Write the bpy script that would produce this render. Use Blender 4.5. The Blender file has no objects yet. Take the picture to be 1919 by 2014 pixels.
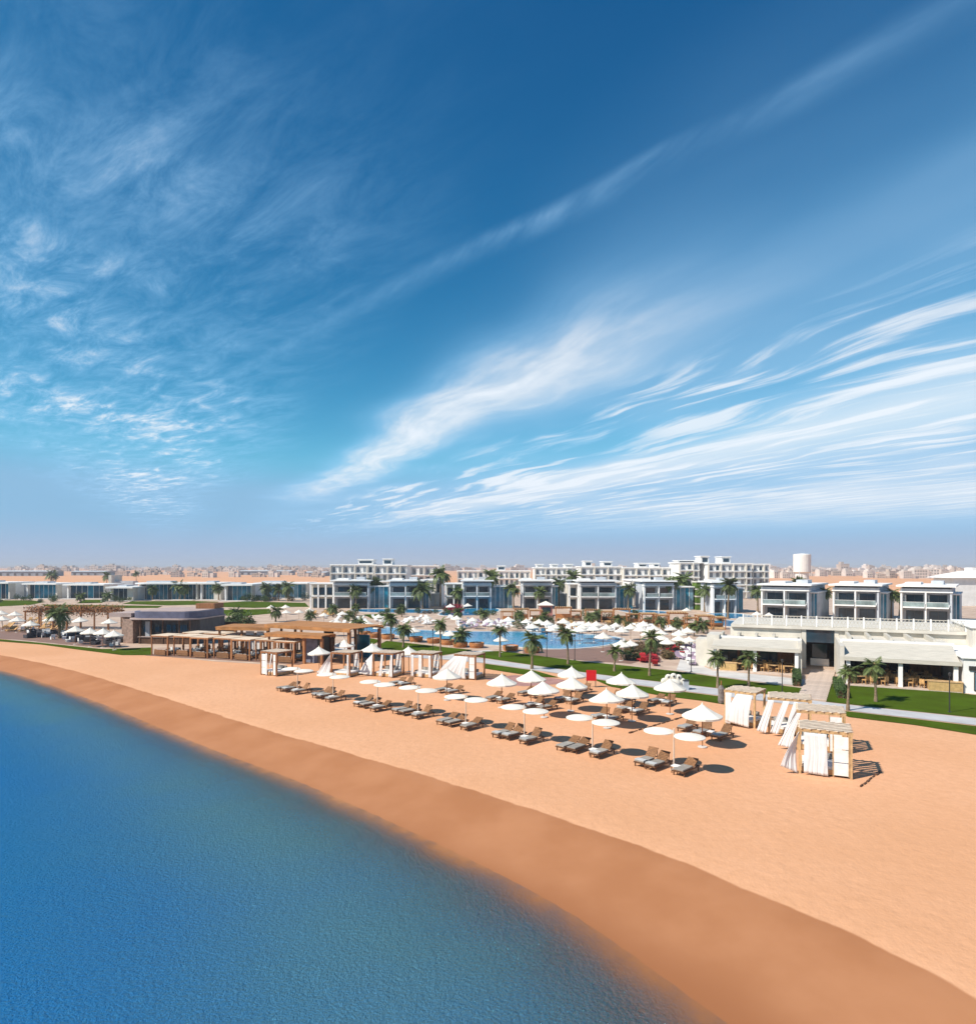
import bpy, math, random
import numpy as np
from math import radians, sin, cos, pi, atan2, hypot, sqrt
from mathutils import Vector, Matrix

random.seed(7)
SC = bpy.context.scene
COL = SC.collection

# ------------------------------------------------------------------ camera, sky, sun, exposure
CAM_H, FPX, CX, HORIZON = 12.0, 1300.0, 959.5, 1114.0     # focal length and horizon measured in photograph pixels
cam_d = bpy.data.cameras.new('camera')
cam = bpy.data.objects.new('camera', cam_d); COL.objects.link(cam)
cam.location = (0, 0, CAM_H); cam.rotation_euler = (radians(90), 0, 0)
cam_d.sensor_fit = 'HORIZONTAL'; cam_d.sensor_width = 36.0
cam_d.lens = 36.0 * FPX / 1919.0
cam_d.shift_y = (HORIZON - 1007.0) / 1919.0
cam_d.clip_start = 0.1; cam_d.clip_end = 40000
SC.camera = cam

SUN_EL = radians(44.0)
SUN_TO = Vector((-0.90, -0.44)).normalized()               # horizontal direction towards the sun
SUN_ROT = atan2(SUN_TO.x, SUN_TO.y)

W = bpy.data.worlds.new('World'); SC.world = W; W.use_nodes = True
wn, wl = W.node_tree.nodes, W.node_tree.links
wn.clear()
W.cycles.sampling_method = 'MANUAL'; W.cycles.sample_map_resolution = 256

def wnode(t, **kw):
    n = wn.new(t)
    for k, v in kw.items(): setattr(n, k, v)
    return n
def wset(sock, v):
    if hasattr(v, 'is_linked') or isinstance(v, bpy.types.NodeSocket): wl.new(v, sock)
    else: sock.default_value = v
def wmath(op, a, b=0.0, c=None, clamp=False):
    n = wnode('ShaderNodeMath', operation=op, use_clamp=clamp)
    wset(n.inputs[0], a); wset(n.inputs[1], b)
    if c is not None: wset(n.inputs[2], c)
    return n.outputs[0]
def wsmooth(x, a, b, to0=0.0, to1=1.0):
    n = wnode('ShaderNodeMapRange', interpolation_type='SMOOTHSTEP')
    wset(n.inputs['Value'], x); n.inputs['From Min'].default_value = a; n.inputs['From Max'].default_value = b
    n.inputs['To Min'].default_value = to0; n.inputs['To Max'].default_value = to1
    return n.outputs[0]
def wnoise(vec, scale, detail, rough, dist=0.0):
    n = wnode('ShaderNodeTexNoise'); wl.new(vec, n.inputs['Vector'])
    n.inputs['Scale'].default_value = scale; n.inputs['Detail'].default_value = detail
    n.inputs['Roughness'].default_value = rough; n.inputs['Distortion'].default_value = dist
    return n.outputs['Fac']
def wvec(x, y, z=0.0):
    n = wnode('ShaderNodeCombineXYZ'); wset(n.inputs[0], x); wset(n.inputs[1], y); wset(n.inputs[2], z)
    return n.outputs[0]
def bump_band(x, c, half):                                   # 1 at c, 0 beyond c +- half
    d = wmath('ABSOLUTE', wmath('SUBTRACT', x, c))
    return wsmooth(d, 0.0, half, 1.0, 0.0)

sky = wnode('ShaderNodeTexSky', sky_type='NISHITA', sun_disc=False, sun_elevation=SUN_EL, sun_rotation=SUN_ROT,
            altitude=3000.0, air_density=0.8, dust_density=0.5, ozone_density=6.0)
# camera response of a polarised, saturated picture: each channel of the sky has its own contrast
scl = wnode('ShaderNodeVectorMath', operation='SCALE'); scl.inputs['Scale'].default_value = 0.1
wl.new(sky.outputs[0], scl.inputs[0])
srgb = wnode('ShaderNodeSeparateColor'); wl.new(scl.outputs[0], srgb.inputs[0])
ccol = wnode('ShaderNodeCombineColor')
for k, (pw, mul, cap) in enumerate(((2.6, 270.0, 2.1), (1.32, 27.0, 4.1), (0.90, 11.6, 6.1))):
    wl.new(wmath('SMOOTH_MIN', wmath('MULTIPLY', wmath('POWER', srgb.outputs[k], pw), mul), cap, 0.8), ccol.inputs[k])
tc = wnode('ShaderNodeTexCoord'); sep = wnode('ShaderNodeSeparateXYZ'); wl.new(tc.outputs['Generated'], sep.inputs[0])
dz = wmath('MAXIMUM', sep.outputs[2], 0.03)
PX, PY = wmath('DIVIDE', sep.outputs[0], dz), wmath('DIVIDE', sep.outputs[1], dz)   # position on a flat cloud deck
T = wmath('ADD', wmath('MULTIPLY', PX, 0.91), wmath('MULTIPLY', PY, 0.42))          # across the wind
S = wmath('SUBTRACT', wmath('MULTIPLY', PX, 0.42), wmath('MULTIPLY', PY, 0.91))     # along the wind
warp = wnoise(wvec(S, T, 3.1), 0.55, 2.0, 0.5)
T2 = wmath('ADD', T, wmath('MULTIPLY', wmath('SUBTRACT', warp, 0.5), 0.9))
streak = wnoise(wvec(wmath('MULTIPLY', S, 0.40), wmath('MULTIPLY', T2, 2.8), 0.7), 1.6, 5.0, 0.55, 0.1)
fine = wnoise(wvec(wmath('MULTIPLY', S, 0.9), wmath('MULTIPLY', T2, 3.2), 5.0), 2.0, 5.0, 0.58, 0.1)
patch = wnoise(wvec(wmath('MULTIPLY', S, 0.5), wmath('MULTIPLY', T, 0.9), 9.3), 0.9, 3.0, 0.5)
wisp = wnoise(wvec(wmath('MULTIPLY', wmath('SUBTRACT', wmath('MULTIPLY', PX, 0.72), wmath('MULTIPLY', PY, 0.69)), 0.9), wmath('MULTIPLY', wmath('ADD', wmath('MULTIPLY', PX, 0.69), wmath('MULTIPLY', PY, 0.72)), 2.5), 2.2), 2.6, 8.0, 0.70, 0.45)
clump = wnoise(wvec(PX, PY, 7.7), 1.5, 4.0, 0.55, 0.1)

st = wsmooth(streak, 0.36, 0.74)
fi = wsmooth(fine, 0.30, 0.75)
pa = wsmooth(patch, 0.30, 0.66)
# broad veil, thicker to the right
veil = wmath('MULTIPLY', wsmooth(T2, 0.75, 1.9), wmath('ADD', 0.12, wmath('MULTIPLY', pa, 0.20)))
veil = wmath('ADD', veil, wmath('MULTIPLY', wsmooth(T, 2.0, 6.0), 0.20))
# long bright plume
plume = wmath('MULTIPLY', wmath('MULTIPLY', bump_band(T2, 1.62, 0.60), wsmooth(S, -1.2, -3.2)), wmath('ADD', 0.55, wmath('MULTIPLY', fi, 0.42)))
plume = wmath('MULTIPLY', plume, wsmooth(S, -13.0, -6.0))
# combed streaks further right
comb = wmath('MULTIPLY', wmath('MULTIPLY', wsmooth(T, 2.02, 2.6), wsmooth(st, 0.15, 0.90)), wmath('ADD', 0.40, wmath('MULTIPLY', pa, 0.5)))
comb2 = wmath('MULTIPLY', bump_band(T2, 4.15, 1.1), wmath('ADD', 0.45, wmath('MULTIPLY', st, 0.45)))
# ragged cirrus on the left
lm = wmath('MULTIPLY', wmath('MULTIPLY', wmath('MULTIPLY', bump_band(T2, -0.40, 1.35), wmath('ADD', wsmooth(S, -1.0, -2.2, 0.14, 1.0), wsmooth(S, -2.6, -4.6, 0.0, 0.8))), wsmooth(wisp, 0.28, 0.86)), wsmooth(clump, 0.30, 0.66, 0.28, 0.80))
# thin curving line of cirrus
C1 = wmath('SUBTRACT', PX, wmath('ADD', wmath('MULTIPLY', PY, -0.95), wmath('ADD', 1.90, wmath('MULTIPLY', wmath('SUBTRACT', warp, 0.5), 0.5))))
line = wmath('MULTIPLY', wmath('MULTIPLY', wsmooth(C1, -0.05, 0.05), wsmooth(C1, 0.20, 0.0)), wsmooth(PY, 4.2, 2.4))
line = wmath('MULTIPLY', line, wmath('ADD', 0.04, wmath('MULTIPLY', wmath('MULTIPLY', fi, wsmooth(patch, 0.15, 0.6)), 0.42)))
# low bank of bright cloud
low = wmath('MULTIPLY', wsmooth(T, 5.0, 11.0), wmath('ADD', 0.55, wmath('MULTIPLY', st, 0.4)))
dens = veil
for x in (plume, comb, comb2, lm, line, low):
    a = wmath('SUBTRACT', 1.0, dens); b = wmath('SUBTRACT', 1.0, wmath('MULTIPLY', x, 0.92))
    dens = wmath('SUBTRACT', 1.0, wmath('MULTIPLY', a, b))
dens = wmath('MULTIPLY', dens, wsmooth(sep.outputs[2], 0.02, 0.10))
dens = wmath('MINIMUM', dens, 0.93)
hmix = wnode('ShaderNodeMix', data_type='RGBA'); wl.new(wsmooth(sep.outputs[2], 0.075, -0.01, 0.0, 0.9), hmix.inputs['Factor'])
wl.new(ccol.outputs[0], hmix.inputs['A']); hmix.inputs['B'].default_value = (3.5, 4.1, 5.7, 1)      # dusty air at the horizon
cmix = wnode('ShaderNodeMix', data_type='RGBA'); wl.new(dens, cmix.inputs['Factor'])
wl.new(hmix.outputs['Result'], cmix.inputs['A']); thin = wnode('ShaderNodeMix', data_type='RGBA'); wl.new(wsmooth(dens, 0.15, 0.75), thin.inputs['Factor']); thin.inputs['A'].default_value = (3.4, 6.2, 9.0, 1); thin.inputs['B'].default_value = (7.3, 7.8, 8.4, 1); wl.new(thin.outputs['Result'], cmix.inputs['B'])
bg = wnode('ShaderNodeBackground'); bg.inputs['Strength'].default_value = 0.1
wl.new(cmix.outputs['Result'], bg.inputs['Color'])
wo = wnode('ShaderNodeOutputWorld'); wl.new(bg.outputs[0], wo.inputs['Surface'])

sun_d = bpy.data.lights.new('sun', 'SUN'); sun_d.energy = 5.0; sun_d.angle = radians(0.53); sun_d.color = (1.0, 0.93, 0.82)
sun = bpy.data.objects.new('sun', sun_d); COL.objects.link(sun)
toward = Vector((SUN_TO.x * cos(SUN_EL), SUN_TO.y * cos(SUN_EL), sin(SUN_EL)))
sun.rotation_euler = toward.to_track_quat('Z', 'Y').to_euler()
sun.location = (-60, -20, 60)

SC.view_settings.view_transform = 'Standard'; SC.view_settings.look = 'None'
SC.view_settings.exposure = 0.32; SC.view_settings.gamma = 1.0
SC.render.engine = 'CYCLES'
SC.cycles.use_denoising = True
SC.cycles.max_bounces = 6; SC.cycles.diffuse_bounces = 3; SC.cycles.glossy_bounces = 3
SC.cycles.transparent_max_bounces = 12; SC.cycles.volume_bounces = 0
SC.cycles.caustics_reflective = False; SC.cycles.caustics_refractive = False

# ------------------------------------------------------------------ helpers
def at(u, v, z=0.0):
    """world point on the level plane z seen at photograph position (u, v)"""
    Y = FPX * (CAM_H - z) / (v - HORIZON)
    return Vector(((u - CX) * Y / FPX, Y, z))

_mats = {}
def mat(name, color, rough=0.8, var=0.12, vscale=3.0, bump=0.0, bscale=20.0, metal=0.0, spec=0.3, rnd=0.0, stretch=None, hue2=None):
    if name in _mats: return _mats[name]
    m = bpy.data.materials.new(name); m.use_nodes = True; _mats[name] = m
    nt = m.node_tree; n = nt.nodes; l = nt.links
    p = n['Principled BSDF']
    p.inputs['Roughness'].default_value = rough; p.inputs['Metallic'].default_value = metal
    p.inputs['Specular IOR Level'].default_value = spec
    tcn = n.new('ShaderNodeTexCoord'); mp = n.new('ShaderNodeMapping')
    l.new(tcn.outputs['Object'], mp.inputs['Vector'])
    if stretch: mp.inputs['Scale'].default_value = stretch
    nz = n.new('ShaderNodeTexNoise'); nz.inputs['Scale'].default_value = vscale; nz.inputs['Detail'].default_value = 5.0
    nz.inputs['Roughness'].default_value = 0.6
    l.new(mp.outputs[0], nz.inputs['Vector'])
    c = color
    d = hue2 if hue2 else tuple(x * (1 - 2.2 * var) for x in c)
    e = tuple(min(1.0, x * (1 + var)) for x in c)
    mr = n.new('ShaderNodeMapRange'); mr.inputs['From Min'].default_value = 0.33; mr.inputs['From Max'].default_value = 0.67
    l.new(nz.outputs['Fac'], mr.inputs['Value'])
    mx = n.new('ShaderNodeMix'); mx.data_type = 'RGBA'
    l.new(mr.outputs[0], mx.inputs['Factor'])
    mx.inputs['A'].default_value = (*d, 1); mx.inputs['B'].default_value = (*e, 1)
    out = mx.outputs['Result']
    if rnd > 0:
        oi = n.new('ShaderNodeObjectInfo'); h = n.new('ShaderNodeHueSaturation')
        r2 = n.new('ShaderNodeMapRange'); r2.inputs['To Min'].default_value = 1 - rnd; r2.inputs['To Max'].default_value = 1 + rnd
        l.new(oi.outputs['Random'], r2.inputs['Value']); l.new(r2.outputs[0], h.inputs['Value'])
        l.new(out, h.inputs['Color']); out = h.outputs[0]
    l.new(out, p.inputs['Base Color'])
    if bump > 0:
        nb = n.new('ShaderNodeTexNoise'); nb.inputs['Scale'].default_value = bscale; nb.inputs['Detail'].default_value = 4.0
        l.new(mp.outputs[0], nb.inputs['Vector'])
        b = n.new('ShaderNodeBump'); b.inputs['Strength'].default_value = bump; b.inputs['Distance'].default_value = 0.03
        l.new(nb.outputs['Fac'], b.inputs['Height']); l.new(b.outputs[0], p.inputs['Normal'])
    return m

M_white = mat('white_plaster', (0.79, 0.78, 0.76), 0.75, 0.05, 0.6)
M_white2 = mat('white_paint_trim', (0.85, 0.84, 0.82), 0.6, 0.04, 1.0)
M_grey = mat('grey_plaster', (0.50, 0.53, 0.57), 0.8, 0.08, 0.7)
M_cream = mat('cream_timber', (0.56, 0.52, 0.45), 0.7, 0.08, 2.0, stretch=(0.4, 4, 4))
M_cream2 = mat('cream_plaster', (0.63, 0.59, 0.52), 0.8, 0.06, 0.8)
M_wood = mat('teak_timber', (0.34, 0.15, 0.062), 0.65, 0.2, 3.0, stretch=(1, 1, 0.3), rnd=0.15)
M_woodl = mat('pale_timber', (0.56, 0.36, 0.18), 0.65, 0.15, 3.0, rnd=0.12)
M_wood_grey = mat('weathered_slat', (0.74, 0.60, 0.46), 0.75, 0.12, 3.0, rnd=0.12)
M_wood_dark = mat('dark_timber', (0.13, 0.065, 0.035), 0.6, 0.2, 3.0, rnd=0.15)
M_roofwood = mat('timber_roof', (0.46, 0.21, 0.075), 0.7, 0.18, 1.2, stretch=(0.5, 5, 1))
M_terra = mat('terracotta_wicker', (0.46, 0.19, 0.07), 0.7, 0.2, 6.0, bump=0.4, bscale=40, rnd=0.15)
M_fabric = mat('white_canvas', (0.79, 0.735, 0.645), 0.9, 0.04, 1.5, rnd=0.05)
M_curtain = mat('white_voile', (0.88, 0.87, 0.86), 0.9, 0.04, 2.0)
_n, _l = M_curtain.node_tree.nodes, M_curtain.node_tree.links
_tr = _n.new('ShaderNodeBsdfTranslucent'); _tr.inputs['Color'].default_value = (0.92, 0.92, 0.92, 1)
_mx = _n.new('ShaderNodeMixShader'); _mx.inputs[0].default_value = 0.3
_l.new(_n['Principled BSDF'].outputs[0], _mx.inputs[1]); _l.new(_tr.outputs[0], _mx.inputs[2]); _l.new(_mx.outputs[0], _n['Material Output'].inputs['Surface'])
M_cushion = mat('pale_grey_cushion', (0.31, 0.295, 0.27), 0.9, 0.12, 5.0, rnd=0.15)
M_cushion_w = mat('white_cushion', (0.78, 0.77, 0.75), 0.9, 0.06, 3.0)
M_rattan = mat('brown_rattan', (0.27, 0.135, 0.062), 0.7, 0.25, 14.0, bump=0.5, bscale=60, rnd=0.15)
M_rattan_l = mat('honey_rattan', (0.52, 0.30, 0.12), 0.7, 0.2, 9.0, rnd=0.2)
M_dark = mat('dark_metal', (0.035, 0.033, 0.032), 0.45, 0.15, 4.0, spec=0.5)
M_pole = mat('pale_pole', (0.62, 0.50, 0.40), 0.5, 0.06, 3.0)
M_charcoal = mat('charcoal_furniture', (0.07, 0.065, 0.075), 0.8, 0.2, 5.0, rnd=0.3)
M_bar_dark = mat('dark_cladding', (0.085, 0.08, 0.085), 0.6, 0.2, 2.0, stretch=(4, 4, 0.3))
M_fascia = mat('slate_blue_fascia', (0.13, 0.13, 0.19), 0.55, 0.1, 1.0)
M_pink = mat('pinkish_screed', (0.44, 0.34, 0.31), 0.8, 0.08, 0.6)
M_stone = mat('reddish_stone', (0.40, 0.27, 0.21), 0.85, 0.2, 2.5, bump=0.4, bscale=8)
M_red = mat('red_board', (0.62, 0.015, 0.02), 0.5, 0.08, 2.0)
M_redf = mat('red_cushion', (0.42, 0.02, 0.03), 0.85, 0.15, 4.0, rnd=0.15)
M_trunk = mat('palm_bark', (0.27, 0.19, 0.12), 0.9, 0.25, 6.0, bump=0.7, bscale=12, stretch=(1, 1, 2.5), rnd=0.15)
M_frond = mat('palm_leaf', (0.135, 0.165, 0.05), 0.5, 0.25, 2.0, rnd=0.25, hue2=(0.045, 0.075, 0.022))
M_frond_dry = mat('dry_palm_leaf', (0.26, 0.19, 0.085), 0.8, 0.2, 3.0, rnd=0.15)
M_leaf = mat('shrub_leaf', (0.07, 0.115, 0.03), 0.6, 0.25, 2.0, rnd=0.2, hue2=(0.03, 0.055, 0.015))
M_leaf_o = mat('autumn_shrub_leaf', (0.15, 0.11, 0.045), 0.7, 0.25, 2.0, rnd=0.2, hue2=(0.09, 0.05, 0.03))
M_bloom = mat('crimson_bloom', (0.36, 0.03, 0.05), 0.7, 0.25, 3.0, rnd=0.2)
M_lawn = mat('lawn_grass', (0.064, 0.108, 0.009), 1.0, 0.12, 0.28, bump=0.8, bscale=9, spec=0.0, hue2=(0.050, 0.070, 0.008))
M_pave = mat('beige_paving', (0.52, 0.40, 0.31), 0.85, 0.12, 0.35, hue2=(0.42, 0.29, 0.22))
M_pave_l = mat('pale_paving', (0.60, 0.57, 0.54), 0.8, 0.08, 0.5)
M_walk = mat('grey_walk', (0.50, 0.49, 0.50), 0.8, 0.07, 0.6)
M_deck = mat('timber_deck', (0.26, 0.155, 0.12), 0.75, 0.18, 1.5, stretch=(0.3, 6, 1))
M_step = mat('sandstone_step', (0.58, 0.46, 0.38), 0.8, 0.1, 2.0, rnd=0.08)
M_town = mat('sand_render', (0.50, 0.41, 0.35), 0.9, 0.1, 0.2, rnd=0.22)
M_town_w = mat('pale_render', (0.64, 0.57, 0.52), 0.9, 0.08, 0.2, rnd=0.15)
M_town_win = mat('town_window', (0.08, 0.07, 0.07), 0.4, 0.1, 1.0)
M_hill = mat('desert_hill', (0.36, 0.26, 0.20), 0.95, 0.15, 0.002)
M_tank = mat('tank_concrete', (0.74, 0.73, 0.70), 0.8, 0.05, 0.3)
M_ivy = mat('climbing_green', (0.10, 0.17, 0.02), 0.8, 0.25, 0.8)

def glass_mat(name, color, rough=0.06, spec=0.6):
    m = mat(name, color, rough, 0.25, 0.35, spec=spec, rnd=0.25)
    return m
M_glass = glass_mat('dark_glazing', (0.022, 0.050, 0.075))
M_glass_b = glass_mat('teal_glazing', (0.015, 0.17, 0.26))
M_glass_p = glass_mat('pale_blue_glazing', (0.16, 0.30, 0.38), 0.12)
M_glass_h = glass_mat('hotel_glazing', (0.20, 0.22, 0.24))
M_rail = glass_mat('glass_balustrade', (0.30, 0.38, 0.38), 0.1)

class MB:
    def __init__(s): s.v, s.f = [], []
    def add(s, vs, fs):
        b = len(s.v); s.v.extend([tuple(p) for p in vs]); s.f.extend([tuple(i + b for i in f) for f in fs]); return s
    def box(s, x0, x1, y0, y1, z0, z1):
        return s.add([(x0,y0,z0),(x1,y0,z0),(x1,y1,z0),(x0,y1,z0),(x0,y0,z1),(x1,y0,z1),(x1,y1,z1),(x0,y1,z1)],
                     [(0,3,2,1),(4,5,6,7),(0,1,5,4),(1,2,6,5),(2,3,7,6),(3,0,4,7)])
    def bar(s, a, b, w, h=None):
        """square bar from a to b"""
        a, b = Vector(a), Vector(b); h = h or w
        d = (b - a).normalized(); up = Vector((0,0,1)) if abs(d.z) < 0.9 else Vector((1,0,0))
        x = d.cross(up).normalized() * w / 2; y = x.cross(d).normalized() * h / 2
        vs = [a-x-y, a+x-y, a+x+y, a-x+y, b-x-y, b+x-y, b+x+y, b-x+y]
        return s.add(vs, [(0,1,2,3),(4,7,6,5),(0,4,5,1),(1,5,6,2),(2,6,7,3),(3,7,4,0)])
    def lathe(s, prof, n=12, cx=0, cy=0, cap=True):
        vs, fs = [], []
        for r, z in prof:
            for k in range(n):
                a = 2*pi*k/n; vs.append((cx + r*cos(a), cy + r*sin(a), z))
        for j in range(len(prof)-1):
            for k in range(n):
                k2 = (k+1) % n; fs.append((j*n+k, j*n+k2, (j+1)*n+k2, (j+1)*n+k))
        if cap:
            fs.append(tuple(range(n-1,-1,-1))); fs.append(tuple((len(prof)-1)*n + k for k in range(n)))
        return s.add(vs, fs)
    def tube(s, pts, rads, n=8):
        vs, fs = [], []
        for i, p in enumerate(pts):
            p = Vector(p); d = (Vector(pts[min(i+1, len(pts)-1)]) - Vector(pts[max(i-1, 0)])).normalized()
            up = Vector((0,0,1)) if abs(d.z) < 0.9 else Vector((1,0,0))
            x = d.cross(up).normalized(); y = x.cross(d)
            for k in range(n):
                a = 2*pi*k/n; vs.append(p + (x*cos(a) + y*sin(a)) * rads[i])
        for j in range(len(pts)-1):
            for k in range(n):
                k2 = (k+1) % n; fs.append((j*n+k, j*n+k2, (j+1)*n+k2, (j+1)*n+k))
        fs.append(tuple(range(n))); fs.append(tuple((len(pts)-1)*n + k for k in range(n-1,-1,-1)))
        return s.add(vs, fs)
    def mesh(s, name, m):
        me = bpy.data.meshes.new(name); me.from_pydata(s.v, [], s.f); me.materials.append(m); me.update(); return me
    def build(s, name, m, parent=None, loc=None, smooth=False):
        return place(name, s.mesh(name, m), parent, loc, smooth=smooth)

def place(name, me, parent=None, loc=None, rz=0.0, smooth=False):
    o = bpy.data.objects.new(name, me); COL.objects.link(o)
    if parent: o.parent = parent
    if loc is not None: o.location = loc
    if rz: o.rotation_euler = (0, 0, rz)
    if smooth:
        for p in me.polygons: p.use_smooth = True
    return o
def B(*a): return MB().box(*a)

def tag(o, label, cat, group=None, kind=None):
    o['label'] = label; o['category'] = cat
    if group: o['group'] = group
    if kind: o['kind'] = kind
    return o
def thing(name, label, cat, loc=(0,0,0), rz=0.0, group=None):
    o = bpy.data.objects.new(name, None); COL.objects.link(o)
    o.empty_display_size = 0.3; o.location = loc; o.rotation_euler = (0, 0, rz)
    return tag(o, label, cat, group)
def dup(src, parent=None):
    c = src.copy(); COL.objects.link(c); c.parent = parent
    for ch in list(KIDS(src)): dup(ch, c)
    return c
def KIDS(o):
    return [x for x in _children(o)]
def _children(o): return list(o.children)
class Proto:
    """first use places the original, later uses copy it with its parts"""
    def __init__(s, root, lean=0.0): s.root, s.used, s.lean = root, False, lean
    def put(s, loc, rz=0.0, label=None, group=None, scale=None):
        r = dup(s.root) if s.used else s.root
        s.used = True
        r.location = loc; r.rotation_euler = (s.lean*random.gauss(0, 1), s.lean*random.gauss(0, 1), rz)
        if label: r['label'] = label
        if group: r['group'] = group
        if scale: r.scale = (scale,)*3 if not isinstance(scale, tuple) else scale
        return r
def structure(o):
    o['kind'] = 'structure'; return o
ORD = ['first','second','third','fourth','fifth','sixth','seventh','eighth','ninth','tenth','eleventh','twelfth','thirteenth','fourteenth','fifteenth','sixteenth','seventeenth','eighteenth','nineteenth','twentieth']

# ------------------------------------------------------------------ ground, beach, sea
berm_px = [(0,1287),(133,1314),(307,1366),(512,1432),(716,1488),(921,1550),(1125,1616),(1330,1688),(1534,1775),(1739,1862),(1919,1954)]
berm = [(-6000,3300),(-1200,760),(-400,300),(-150,147)] + [tuple(at(u,v)[:2]) for u,v in berm_px] + [(14.6,13.0),(15.0,4.0),(14.5,-25),(12,-90),(0,-400)]
# smooth the measured line
def chaikin(p, k=2):
    for _ in range(k):
        q = [p[0]]
        for a, b in zip(p[:-1], p[1:]):
            q += [(a[0]*.75+b[0]*.25, a[1]*.75+b[1]*.25), (a[0]*.25+b[0]*.75, a[1]*.25+b[1]*.75)]
        q.append(p[-1]); p = q
    return p
BERM = np.array(chaikin(berm, 2))
def shore_dist(x, y):
    """signed distance to the berm edge, positive towards the sea"""
    p = np.stack([x, y], -1); best = np.full(x.shape, 1e18); sg = np.ones(x.shape)
    for a, b in zip(BERM[:-1], BERM[1:]):
        d = b - a; L2 = (d*d).sum()
        t = np.clip(((p-a)@d)/L2, 0, 1); q = a + t[...,None]*d
        r = p - q; dd = (r*r).sum(-1)
        s = np.where(d[0]*r[...,1]-d[1]*r[...,0] < 0, 1.0, -1.0)
        m = dd < best; best = np.where(m, dd, best); sg = np.where(m, s, sg)
    return np.sqrt(best)*sg
WATER_Z = -0.70
def bed_z(d, y):
    w = np.interp(y, [18.0, 26.0, 40.0, 60.0], [6.2, 5.2, 4.1, 3.6]); d = np.where(d > 0, d*4.6/w, d)
    z = np.interp(d, [-1e6, -0.6, 0.4, 4.6, 6.5, 9.0, 14.0, 25.0, 60.0, 300.0], [0, 0, -0.04, -0.70, -0.94, -1.45, -2.8, -5.0, -8.0, -14.0])
    return z
def axis(parts):
    out = []
    for a, b, s in parts: out += list(np.arange(a, b, s))
    return np.array(out)
def grid_mesh(name, xs, ys, zf, attrs, m):
    Xg, Yg = np.meshgrid(xs, ys); D = shore_dist(Xg, Yg); Zg = zf(Xg, Yg, D)
    nx, ny = len(xs), len(ys)
    vs = np.stack([Xg, Yg, Zg], -1).reshape(-1, 3)
    i = np.arange(nx*ny).reshape(ny, nx)
    fs = np.stack([i[:-1,:-1], i[:-1,1:], i[1:,1:], i[1:,:-1]], -1).reshape(-1, 4)
    me = bpy.data.meshes.new(name); me.from_pydata(vs.tolist(), [], fs.tolist())
    for an, fn in attrs.items():
        at_ = me.attributes.new(an, 'FLOAT', 'POINT'); at_.data.foreach_set('value', fn(Xg, Yg, D).reshape(-1).astype(np.float32))
    me.materials.append(m)
    for p in me.polygons: p.use_smooth = True
    return place(name, me)

# sand: dry above the berm edge, wet below it
ms = bpy.data.materials.new('sand'); ms.use_nodes = True
n, l = ms.node_tree.nodes, ms.node_tree.links; P = n['Principled BSDF']
def nd(t, **kw):
    x = n.new(t)
    for k, v in kw.items(): setattr(x, k, v)
    return x
geo = nd('ShaderNodeNewGeometry'); att = nd('ShaderNodeAttribute', attribute_name='shore')
def noise(scale, detail=5.0, rough=0.55, vec=None):
    x = nd('ShaderNodeTexNoise'); x.inputs['Scale'].default_value = scale; x.inputs['Detail'].default_value = detail
    x.inputs['Roughness'].default_value = rough; l.new(vec or geo.outputs['Position'], x.inputs['Vector']); return x.outputs['Fac']
def mth(op, a, b):
    x = nd('ShaderNodeMath', operation=op)
    for i, q in enumerate((a, b)):
        if isinstance(q, (int, float)): x.inputs[i].default_value = q
        else: l.new(q, x.inputs[i])
    return x.outputs[0]
def rng(v, a, b, c=0.0, d=1.0):
    x = nd('ShaderNodeMapRange', interpolation_type='SMOOTHSTEP'); l.new(v, x.inputs['Value'])
    for k, q in zip(('From Min','From Max','To Min','To Max'), (a,b,c,d)): x.inputs[k].default_value = q
    return x.outputs[0]
def mixc(f, a, b):
    x = nd('ShaderNodeMix', data_type='RGBA'); l.new(f, x.inputs['Factor'])
    for k, q in (('A', a), ('B', b)):
        if isinstance(q, tuple): x.inputs[k].default_value = (*q, 1)
        else: l.new(q, x.inputs[k])
    return x.outputs['Result']
d0 = att.outputs['Fac']
dn = mth('ADD', d0, mth('MULTIPLY', mth('SUBTRACT', noise(0.35, 3.0), 0.5), 0.5))
wet = rng(dn, -0.05, 0.12)
soak = rng(dn, 3.6, 6.2)
dry = mixc(rng(noise(0.06, 6.0, 0.6), 0.3, 0.7), (0.64, 0.335, 0.182), (0.72, 0.395, 0.232))
dry = mixc(rng(noise(2.2, 6.0, 0.7), 0.35, 0.75, 0.0, 0.5), dry, (0.56, 0.29, 0.155))
wetc = mixc(rng(noise(0.25, 5.0), 0.3, 0.7), (0.37, 0.158, 0.072), (0.43, 0.195, 0.095))
wetc = mixc(soak, wetc, (0.31, 0.125, 0.055))
sandc = mixc(wet, dry, wetc)
l.new(sandc, P.inputs['Base Color'])
l.new(rng(dn, 0.0, 5.0, 0.95, 0.62), P.inputs['Roughness']); P.inputs['Specular IOR Level'].default_value = 0.05
bmp = nd('ShaderNodeBump'); bmp.inputs['Distance'].default_value = 0.10
l.new(rng(dn, -0.3, 0.3, 0.55, 0.05), bmp.inputs['Strength'])
vor = nd('ShaderNodeTexVoronoi'); vor.feature = 'SMOOTH_F1'; vor.inputs['Scale'].default_value = 1.6; l.new(geo.outputs['Position'], vor.inputs['Vector'])
dim = mth('MULTIPLY', rng(vor.outputs['Distance'], 0.0, 0.35), mth('MULTIPLY', rng(noise(0.10, 3.0), 0.48, 0.66), 0.3))      # trodden patches
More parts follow.
